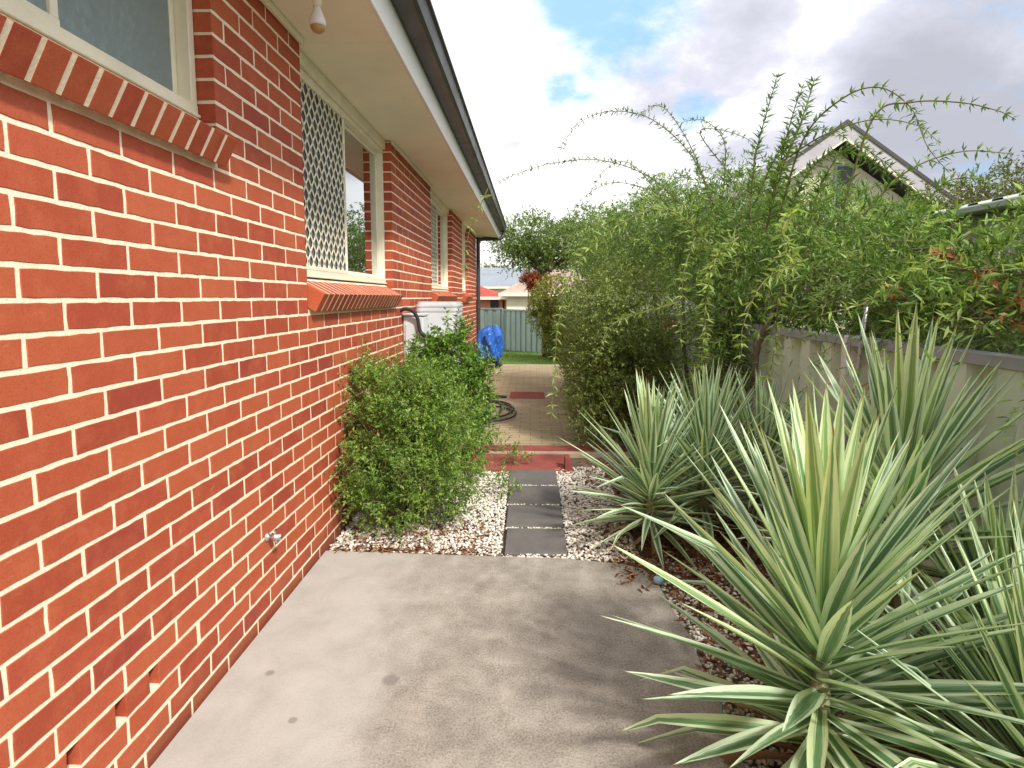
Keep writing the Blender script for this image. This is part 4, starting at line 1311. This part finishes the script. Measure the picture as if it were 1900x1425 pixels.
# big yucca in the foreground
yucca([((0.850, 1.58, 0.12), (0.862, 1.62, 0.60))], (0.85, 1.55, -.03), 0.68, .054, 132, 2,
      'largest yucca, nearest in front, with broad cream edged leaves', 22, (-14, 81), .11)
yucca([((1.40, 2.14, 0.38), (1.42, 2.16, 0.76))], (1.38, 2.12, -.03), 0.70, .052, 96, 5,
      'yucca rising against the fence behind the largest one', 10, (-8, 84), .2)
yucca([((1.30, 1.36, 0.05), (1.31, 1.38, 0.36))], (1.30, 1.36, -.03), 0.58, .034, 150, 9,
      'narrow leaved yucca in the bottom right corner beside the largest one', 12, (-14, 80), .15, 0)
yucca([((0.715, 3.30, 0.10), (0.72, 3.32, 0.44))], (0.75, 3.34, -.03), 0.62, .046, 104, 13,
      'yucca spreading over the white pebbles, nearest the charcoal pavers', 16, (-14, 84), .22, .12)
yucca([((1.06, 3.42, 0.16), (1.08, 3.44, 0.52))], (1.02, 3.42, -.03), 0.62, .046, 104, 17,
      'yucca in the middle of the row, between the pebble edge one and the fence', 16, (-10, 84), .22, .12)
yucca([((1.42, 3.5, 0.15), (1.44, 3.52, 0.45))], (1.45, 3.35, -.03), 0.60, .042, 96, 23,
      'shaded yucca close to the fence post', 8, (-10, 80), .22, 0)

def plant(name, label, cat, base, parts, mats, group=None, stems=None, stem_mat=None, stem_name='stem', leaf_name='foliage'):
    th = thing(name, base, label, cat, group)
    V, T, Mi = stack(parts)
    np_tri(leaf_name, V, T, mats, th, Mi)
    if stems:
        mb = MB()
        for pts, r in stems: mb.tube(catmull(pts, 4), [r * (1 - .7 * i / (4 * (len(pts) - 1))) for i in range(4 * (len(pts) - 1) + 1)], 7)
        mb.build(stem_name, stem_mat or M['bark'], th, True)
    return th
def fan_stems(base, blobs, n, r, rng):
    out = []
    B = Vector(base)
    for i in range(n):
        b = blobs[i % len(blobs)]
        d = nrm(rng.normal(size=3) * np.array([1, 1, .6]) + np.array([0, 0, .5]))
        e_ = Vector((b[0] + d[0] * b[3] * .8, b[1] + d[1] * b[4] * .8, b[2] + d[2] * b[5] * .8))
        m = B.lerp(e_, .45) + Vector(rng.normal(size=3) * .05) + Vector((0, 0, .08))
        out.append(([B + Vector((rng.normal() * .03, rng.normal() * .03, 0)), m, e_], r * rng.uniform(.6, 1.0)))
    return out

# fine leaved bush against the wall
rng = np.random.default_rng(21)
bl1 = [(-0.93, 3.60, .66, .28, .34, .32), (-0.70, 3.54, .44, .33, .34, .30), (-0.98, 3.72, .80, .18, .26, .20), (-0.62, 3.75, .62, .24, .30, .28), (-0.84, 3.42, .24, .32, .24, .18),
       (-.60, 3.44, .22, .20, .18, .15), (-1.02, 3.38, .36, .14, .2, .2), (-.74, 3.6, .86, .14, .2, .12)]
P1 = twigs(bl1, 3600, 11, .105, .025, .0115, rng, .58, 1.08, .5, .7, .15, 9.0, -.05, .95, zmin=.03, lump=.09, ls=6) + twigs(bl1, 560, 15, .19, .024, .0105, rng, .90, 1.08, .75, .6, .12, 7, -.5, .95, zmin=.06, lump=.10, ls=6) + filler(bl1, 2600, .03, .016, rng, .1, .6)
plant('leafy_bush', 'rounded fine leaved green bush against the brick wall by the pebbles', 'bush', (-.84, 3.53, -.03), P1, [M['shrub'], M['twig']],
      stems=fan_stems((-.82, 3.53, -.03), bl1, 26, .010, rng))
bl2 = [(-0.68, 4.85, .78, .22, .26, .30), (-0.58, 4.75, .52, .22, .26, .28), (-0.84, 4.7, .60, .20, .24, .26), (-0.64, 4.9, 1.06, .12, .14, .18), (-.44, 4.7, .82, .10, .10, .10), (-.62, 4.5, .28, .22, .24, .25), (-.92, 4.9, .9, .13, .13, .13)]
P2 = twigs(bl2, 1300, 9, .11, .046, .018, rng, .62, 1.10, .6, .5, .1, 6.0, -.4, .85, zmin=.03, lump=.05, ls=7) + filler(bl2, 2400, .05, .022, rng, .2, .8)
plant('leafy_bush', 'taller glossy leaved bush in front of the white water heater', 'bush', (-.55, 4.8, -.03), P2, [M['shrub2'], M['twig']],
      stems=fan_stems((-.58, 4.8, -.03), bl2, 12, .012, rng))
# low sprigs at the pebble edge by the pavers
for i, (x, y, s, lab) in enumerate(((-.20, 4.10, .09, 'small green sprig over the pebbles at the left side of the pavers'),
                                    (-.16, 4.86, .08, 'tiny green tuft on the red paving'),
                                    (-.36, 5.25, .09, 'green tuft in the joint of the tan paving edge'))):
    b = [(x, y, s * .8, s, s, s * .8), (x + .06, y - .05, s * .6, s, s, s * .6)]
    plant('green_sprig', lab, 'plant', (x, y, -.01), twigs(b, 26, 8, .10, .035, .011, rng, .3, 1.0, .5, .6, .3, 5, -2, .8, zmin=.005), [M['shrub'], M['twig']], 'small sprigs beside the pavers')

# small leaved hedge on the right
rng = np.random.default_rng(31)
bh = [(0.84, 5.65, 1.30, .47, .5, .47), (0.74, 5.65, .78, .42, .5, .6), (0.98, 5.9, .6, .52, .6, .6), (1.15, 5.7, .9, .34, .5, .5), (.70, 5.55, .30, .36, .4, .35)]
PH = twigs(bh, 5200, 10, .09, .021, .011, rng, .74, 1.06, .35, .6, .15, 5.5, -.3, .9, zmin=.02, lump=.11, ls=4) + filler(bh, 5000, .05, .03, rng, .2, .74)
plant('hedge_shrub', 'dense small leaved shrub between the paved path and the yuccas', 'shrub', (.9, 5.7, -.03), PH, [M['hedge'], M['twig']],
      stems=fan_stems((.9, 5.75, -.03), bh, 10, .02, rng))
bh2 = [(0.82, 7.3, 1.0, .42, .7, .75), (0.80, 8.6, .9, .40, .8, .7), (1.0, 7.9, .5, .5, 1.4, .55)]
PH2 = twigs(bh2, 2600, 9, .11, .030, .014, rng, .80, 1.06, .35, .6, .15, 4.0, -.5, .9, zmin=.02) + filler(bh2, 3800, .07, .04, rng, .3, .86)
plant('hedge_shrub', 'darker shrub further along the path, behind the small leaved one', 'shrub', (.9, 7.9, -.03), PH2, [M['hedge'], M['twig']],
      stems=fan_stems((.9, 7.8, -.03), bh2, 8, .02, rng))

# climber over the fence
rng = np.random.default_rng(41)
vb = [(2.02, 2.25, 1.47, .42, .6, .22), (2.10, 2.95, 1.53, .46, .6, .27), (2.15, 3.65, 1.62, .52, .6, .30), (2.12, 4.35, 1.68, .58, .65, .38), (2.1, 5.2, 1.88, .66, .8, .60),
      (1.9, 6.1, 2.08, .74, .8, .60), (1.65, 7.1, 2.08, .78, .9, .60), (1.66, 4.75, 1.02, .28, .45, .50), (1.72, 5.1, 1.15, .32, .6, .55), (1.5, 8.3, 2.0, .78, .9, .62), (2.0, 1.6, 1.50, .35, .5, .20), (1.9, 2.6, 1.42, .25, .6, .14), (2.35, 4.7, 1.36, .42, .7, .32), (2.4, 3.7, 1.36, .42, .6, .26), (2.2, 5.8, 1.3, .4, .6, .4)]
PV = twigs(vb, 11500, 11, .20, .052, .0105, rng, .60, 1.10, .15, .65, .5, 4.2, .0, .8, fold=.15, under=.62, lump=.22)
PV += twigs(vb, 1100, 16, .40, .056, .0115, rng, .9, 1.08, .5, .6, .8, 3.0, -2, .8, fold=.15, lump=.22)
PV += filler(vb, 5500, .075, .026, rng, .05, .5)
PV += [(V_, T_, 2 if m_ == 0 else 1) for V_, T_, m_ in twigs(vb, 1500, 12, .26, .056, .0120, rng, .98, 1.12, .5, .6, .7, 3.6, -.1, .8, fold=.15, lump=.24)]  # outermost shoots: sunlit tips put into the leaf colour
vine = thing('climber', (1.9, 4.5, 0), 'sprawling fine leaved climber arching over the fence on the right', 'climber')
V, T, Mi = stack(PV)
np_tri('foliage', V, T, [M['vine'], M['twig'], M['cane_leaf']], vine, Mi)
mb = MB()
for x, y, tx_, ty_, tz_ in ((1.72, 4.3, 1.9, 4.4, 1.5), (1.7, 5.2, 1.8, 5.3, 1.7), (1.68, 6.2, 1.6, 6.1, 1.7), (1.7, 7.4, 1.5, 7.2, 1.7), (2.1, 3.2, 2.15, 3.4, 1.5)):
    MB().tube(catmull([(x, y, -.05), (x + .04, y + .05, .5), (x - .03, y, 1.0), (tx_, ty_, tz_)], 5), .022, 8).build('trunk', M['bark'], vine, True)
for i in range(34):
    b = vb[i % len(vb)]
    q = rng.normal(size=(4, 3)) * np.array([b[3], b[4], b[5]]) * .38 + np.array(b[:3])
    q = q[np.argsort(q[:, 2])]
    MB().tube(catmull([Vector(v) for v in q], 5), .0055, 6).build('branch', M['bark'], vine, True)
def cane(pts, r=.005, step=.045, L=.05, W=.010, mat='cane_leaf', n=4, name='cane'):
    c = catmull(pts, 10)
    mb = MB()
    k = len(c)
    mb.tube(c, [r * (1 - .75 * i / k) for i in range(k)], 6)
    nv = len(mb.v)
    # leaves in whorls
    dist = 0; nxt = .05; PP = []; DD = []; SZ = []
    tot = sum((c[i + 1] - c[i]).length for i in range(k - 1))
    for i in range(k - 1):
        seg_ = c[i + 1] - c[i]; l = seg_.length; d = seg_.normalized()
        while nxt < dist + l:
            p = c[i] + d * (nxt - dist)
            m_ = n + int(rng.integers(0, 3))
            ph_ = rng.random() * 6.28
            u_ = d.orthogonal().normalized(); w_ = d.cross(u_)
            for q in range(m_):
                a = ph_ + q * 6.283 / m_
                o_ = u_ * math.cos(a) + w_ * math.sin(a)
                PP.append(p); DD.append(o_ * .8 + d * .45 + Vector((0, 0, .15)) + Vector(rng.normal(size=3) * .3)); SZ.append(rng.uniform(.7, 1.5) * (1 - .35 * nxt / tot))
            nxt += step * rng.uniform(.75, 1.3)
        dist += l
    V, T = leaf_arrays(np.array([tuple(p) for p in PP]), np.array([tuple(p) for p in DD]), L * np.array(SZ), W * 1.2 * np.array(SZ), rng, .15)
    mb.add([tuple(v) for v in V], [tuple(int(i) for i in t) for t in T], 1)
    return mb.build(name, [M['twig'], M[mat]], vine)
def pc(*a): return [at(*q) for q in a]
K = 'vine'
cane(pc((1330, 420, 5.2), (1290, 300, 5.0), (1210, 222, 4.8), (1130, 207, 4.6), (1070, 232, 4.5), (1040, 280, 4.4)), mat=K)
cane(pc((1300, 420, 5.4), (1215, 335, 5.1), (1120, 298, 4.9), (1030, 302, 4.7), (960, 322, 4.6), (925, 340, 4.5)), mat=K)
cane(pc((1330, 400, 5.4), (1290, 290, 5.2), (1250, 220, 5.1), (1220, 196, 5.0), (1185, 215, 4.9)), mat=K)
cane(pc((1340, 380, 5.2), (1345, 270, 5.0), (1310, 225, 4.9), (1270, 225, 4.8)), .005, mat=K)
cane(pc((1390, 420, 4.4), (1400, 300, 4.3), (1425, 200, 4.2), (1445, 135, 4.15)), .007, .035, .07, .012, K, 5)
cane(pc((1420, 430, 4.2), (1450, 320, 4.1), (1485, 230, 4.0), (1512, 145, 3.95)), .009, .028, .085, .013, K, 6)
cane(pc((1430, 380, 4.2), (1455, 270, 4.1), (1475, 200, 4.05), (1490, 160, 4.0)), .006, .03, .07, .012, K, 5)
cane(pc((1440, 420, 4.1), (1490, 260, 3.9), (1560, 185, 3.7), (1630, 162, 3.6), (1690, 200, 3.5), (1720, 270, 3.4), (1760, 320, 3.4)), .007, .05, .055, .011, K, 5)
cane(pc((1560, 400, 3.7), (1620, 220, 3.5), (1690, 190, 3.4), (1780, 190, 3.3), (1850, 205, 3.2), (1885, 222, 3.15)), .007, .055, .055, .011, K, 5)
cane(pc((1450, 300, 4.0), (1530, 250, 3.8), (1620, 222, 3.7), (1700, 232, 3.6), (1740, 262, 3.5)), .006, .05, .055, .011, K, 5)
cane(pc((1360, 330, 5.0), (1300, 250, 4.9), (1330, 240, 4.8), (1390, 260, 4.7), (1420, 300, 4.6)), .005, .05, .045, .009, K, 4)
cane(pc((1600, 400, 3.4), (1680, 320, 3.3), (1780, 282, 3.2), (1880, 285, 3.1)), .006, .05, .055, .011, K, 5)
cane(pc((1270, 380, 5.6), (1200, 350, 5.5), (1130, 340, 5.4), (1070, 380, 5.3), (1040, 440, 5.2)), .005, .06, .045, .009, K, 4)
cane(pc((1250, 400, 5.8), (1190, 320, 5.6), (1150, 300, 5.5), (1110, 330, 5.4), (1080, 400, 5.3)), .005, .06, .045, .009, K, 4)
cane(pc((1500, 420, 3.9), (1530, 330, 3.8), (1580, 270, 3.7), (1640, 300, 3.6), (1690, 350, 3.5)), .005, .035, .06, .012, K, 6)
cane(pc((1460, 400, 4.0), (1500, 320, 3.9), (1545, 285, 3.8), (1600, 290, 3.7), (1650, 330, 3.6)), .005, .035, .06, .012, K, 6)
cane(pc((1400, 380, 4.4), (1440, 290, 4.3), (1480, 250, 4.2), (1530, 240, 4.1), (1570, 255, 4.0)), .005, .035, .06, .012, K, 6)
cane(pc((1700, 430, 3.0), (1740, 350, 3.0), (1790, 330, 2.95), (1850, 345, 2.9)), .005, .035, .06, .012, K, 6)
# hanging, paler shoots in front of the mass
cane(pc((1330, 470, 4.7), (1250, 392, 4.6), (1180, 400, 4.5), (1100, 455, 4.45), (1055, 520, 4.4), (1035, 610, 4.4), (1028, 700, 4.4), (1022, 785, 4.4)), .006, .07, .075, .014, 'cane_leaf', 5)
cane(pc((1480, 380, 3.5), (1452, 430, 3.35), (1470, 480, 3.3), (1445, 560, 3.3), (1438, 640, 3.3), (1425, 710, 3.3)), .007, .045, .075, .013, 'cane_leaf', 6)
cane(pc((1370, 440, 3.9), (1330, 480, 3.8), (1310, 550, 3.8), (1308, 620, 3.8), (1298, 700, 3.8)), .006, .05, .075, .013, 'cane_leaf', 6)
cane(pc((1290, 440, 4.4), (1270, 500, 4.3), (1265, 560, 4.3), (1262, 640, 4.3)), .005, .06, .06, .011, 'cane_leaf', 5)
cane(pc((1500, 480, 3.1), (1420, 520, 3.0), (1380, 600, 3.0), (1375, 660, 3.0)), .005, .05, .06, .011, 'cane_leaf', 5)
cane(pc((1800, 430, 2.5), (1700, 500, 2.45), (1610, 560, 2.45), (1520, 585, 2.5)), .006, .05, .06, .011, 'cane_leaf', 5)
cane(pc((1895, 520, 2.1), (1880, 590, 2.08), (1862, 640, 2.08)), .006, .03, .07, .014, K, 6)
cane(pc((1260, 560, 4.6), (1140, 600, 4.4), (1110, 660, 4.3)), .005, .05, .06, .011, 'cane_leaf', 5)
cane(pc((905, 350, 3.6), (890, 385, 3.6), (868, 440, 3.6), (862, 520, 3.6)), .004, .07, .05, .010, 'cane_leaf', 4)
# brown dead bunches caught in it
pd = []
for (px, py, Y, s) in ((1770, 480, 2.35, .05), (1882, 590, 2.05, .055), (1830, 515, 2.15, .035), (1745, 470, 2.4, .03), (1660, 540, 2.6, .03), (1240, 600, 4.2, .1), (1890, 560, 2.05, .03)):
    c = at(px, py, Y)
    pd += [(V_, T_, 0) for V_, T_, _ in filler([(c.x, c.y, c.z, s, s, s * .8)], 18, .045, .013, rng, .1, 1.0)]
V, T, Mi = stack(pd)
o = np_tri('dead_leaves', V, T, [M['dead']], vine)
o['label'] = 'orange brown withered leaf bunches'

# trees
def tree(name, label, cat, base, blobs, mats, ntw, nl, tl, L, W, nf, seed, group=None, r=.12, trunk_h=1.5, gap=-.4, cs=1.2):
    rg_ = np.random.default_rng(seed)
    parts = twigs(blobs, ntw, nl, tl, L, W, rg_, .6, 1.08, .3, .6, .2, cs, gap, .85, fold=.2) + filler(blobs, nf, L * 1.5, W * 1.8, rg_, .2, .8)
    th = thing(name, base, label, cat, group)
    V, T, Mi = stack(parts)
    np_tri('crown', V, T, mats, th, Mi)
    B = Vector(base); mb = MB()
    top = B + Vector((0, 0, trunk_h))
    mb.tube(catmull([B - Vector((0, 0, .1)), B.lerp(top, .5) + Vector((.05, .03, 0)), top], 4), [r * (1 - .04 * i) for i in range(9)], 9)
    for i in range(12):
        b = blobs[i % len(blobs)]
        d = nrm(rg_.normal(size=3) + np.array([0, 0, .3]))
        e_ = Vector((b[0] + d[0] * b[3] * .75, b[1] + d[1] * b[4] * .75, b[2] + d[2] * b[5] * .75))
        mb.tube(catmull([top - Vector((0, 0, .1)), top.lerp(e_, .5) + Vector((0, 0, .1)), e_], 4), [r * .5 * (1 - .1 * k) for k in range(9)], 6)
    mb.build('trunk', M['bark'], th, True)
    return th
tree('shade_tree', 'broad light green tree in the back yard beyond the eaves', 'tree', (0.35, 14.8, -.1),
     [(0.2, 15, 3.0, 1.15, 1.0, .52), (-.55, 14.8, 2.75, .65, .7, .30), (.9, 15.2, 2.8, 1.0, 1, .6), (0.2, 15, 2.5, .9, .8, .35), (1.6, 15, 2.9, 1, 1, .8)], [M['tree'], M['bark']], 2300, 9, .26, .075, .035, 1600, 51, r=.07, trunk_h=2.2, gap=-.2, cs=2.5)
tree('garden_shrub', 'yellow and rust leaved shrub in front of the back fence', 'shrub', (0.75, 13.9, -.1),
     [(0.55, 13.9, 1.30, .52, .5, .62), (.85, 14.0, .7, .45, .5, .6), (.42, 13.9, 1.0, .42, .45, .45), (.7, 13.9, .3, .36, .4, .4)], [M['autumn'], M['bark']], 1500, 9, .14, .055, .030, 1500, 52, r=.04, trunk_h=.5, cs=3)
tree('red_tree', 'small red leaved tree above the white house roof', 'tree', (-.1, 22.5, -.3),
     [(.05, 22.5, 2.15, .36, .4, .26), (.35, 22.5, 1.95, .4, .4, .34)], [M['redtree'], M['bark']], 500, 8, .2, .08, .04, 400, 53, r=.05, trunk_h=1.2)
tree('garden_tree', 'olive brown tree beyond the shed at the right edge', 'tree', (9.6, 9.0, -.1),
     [(8.7, 9.2, 3.35, .8, .9, .75), (7.4, 9.2, 2.9, .9, .8, .5), (9.6, 9, 3.6, .9, .9, .9), (8.2, 9, 2.6, 1.2, .9, .6), (6.6, 9.4, 2.75, .6, .7, .4)], [M['olive'], M['bark']], 2600, 9, .22, .06, .026, 2600, 54, r=.1, trunk_h=1.8, cs=2)
tree('garden_tree', 'green tree filling the gap between climber and gabled house', 'tree', (3.4, 11.5, -.1),
     [(2.6, 11.5, 2.5, 1.3, 1, .9), (4.2, 11.2, 2.4, 1.3, 1, .75), (5.2, 10.6, 2.75, 1.0, .8, .62), (1.7, 12, 2.3, .9, .8, .8)], [M['tree'], M['bark']], 3000, 9, .24, .06, .028, 3000, 55, r=.1, trunk_h=1.5, cs=2)
for i, (x, y, h, rr_) in enumerate(((-9, 62, 3.2, 3.0), (-4.2, 66, 3.3, 3.4), (1.5, 60, 3.4, 3.0), (8, 58, 4.0, 4.0), (16, 50, 4.2, 4.2), (24, 44, 4.2, 4.4))):
    tree('distant_tree', ('distant tree at the left behind the blue grey roof', 'distant tree behind the middle of the blue grey roof', 'distant tree behind the white house',
                          'distant tree right of the white house', 'distant tree behind the gabled house', 'distant tree at the far right beyond the shed')[i], 'tree', (x, y, -.3),
         [(x, y, h, rr_, rr_, h * .45), (x + rr_ * .6, y, h * .8, rr_ * .6, rr_ * .6, h * .3)], [M['olive'], M['bark']], 900, 8, .7, .25, .13, 900, 60 + i, 'trees far beyond the houses', r=.25, trunk_h=2.0, cs=.6)
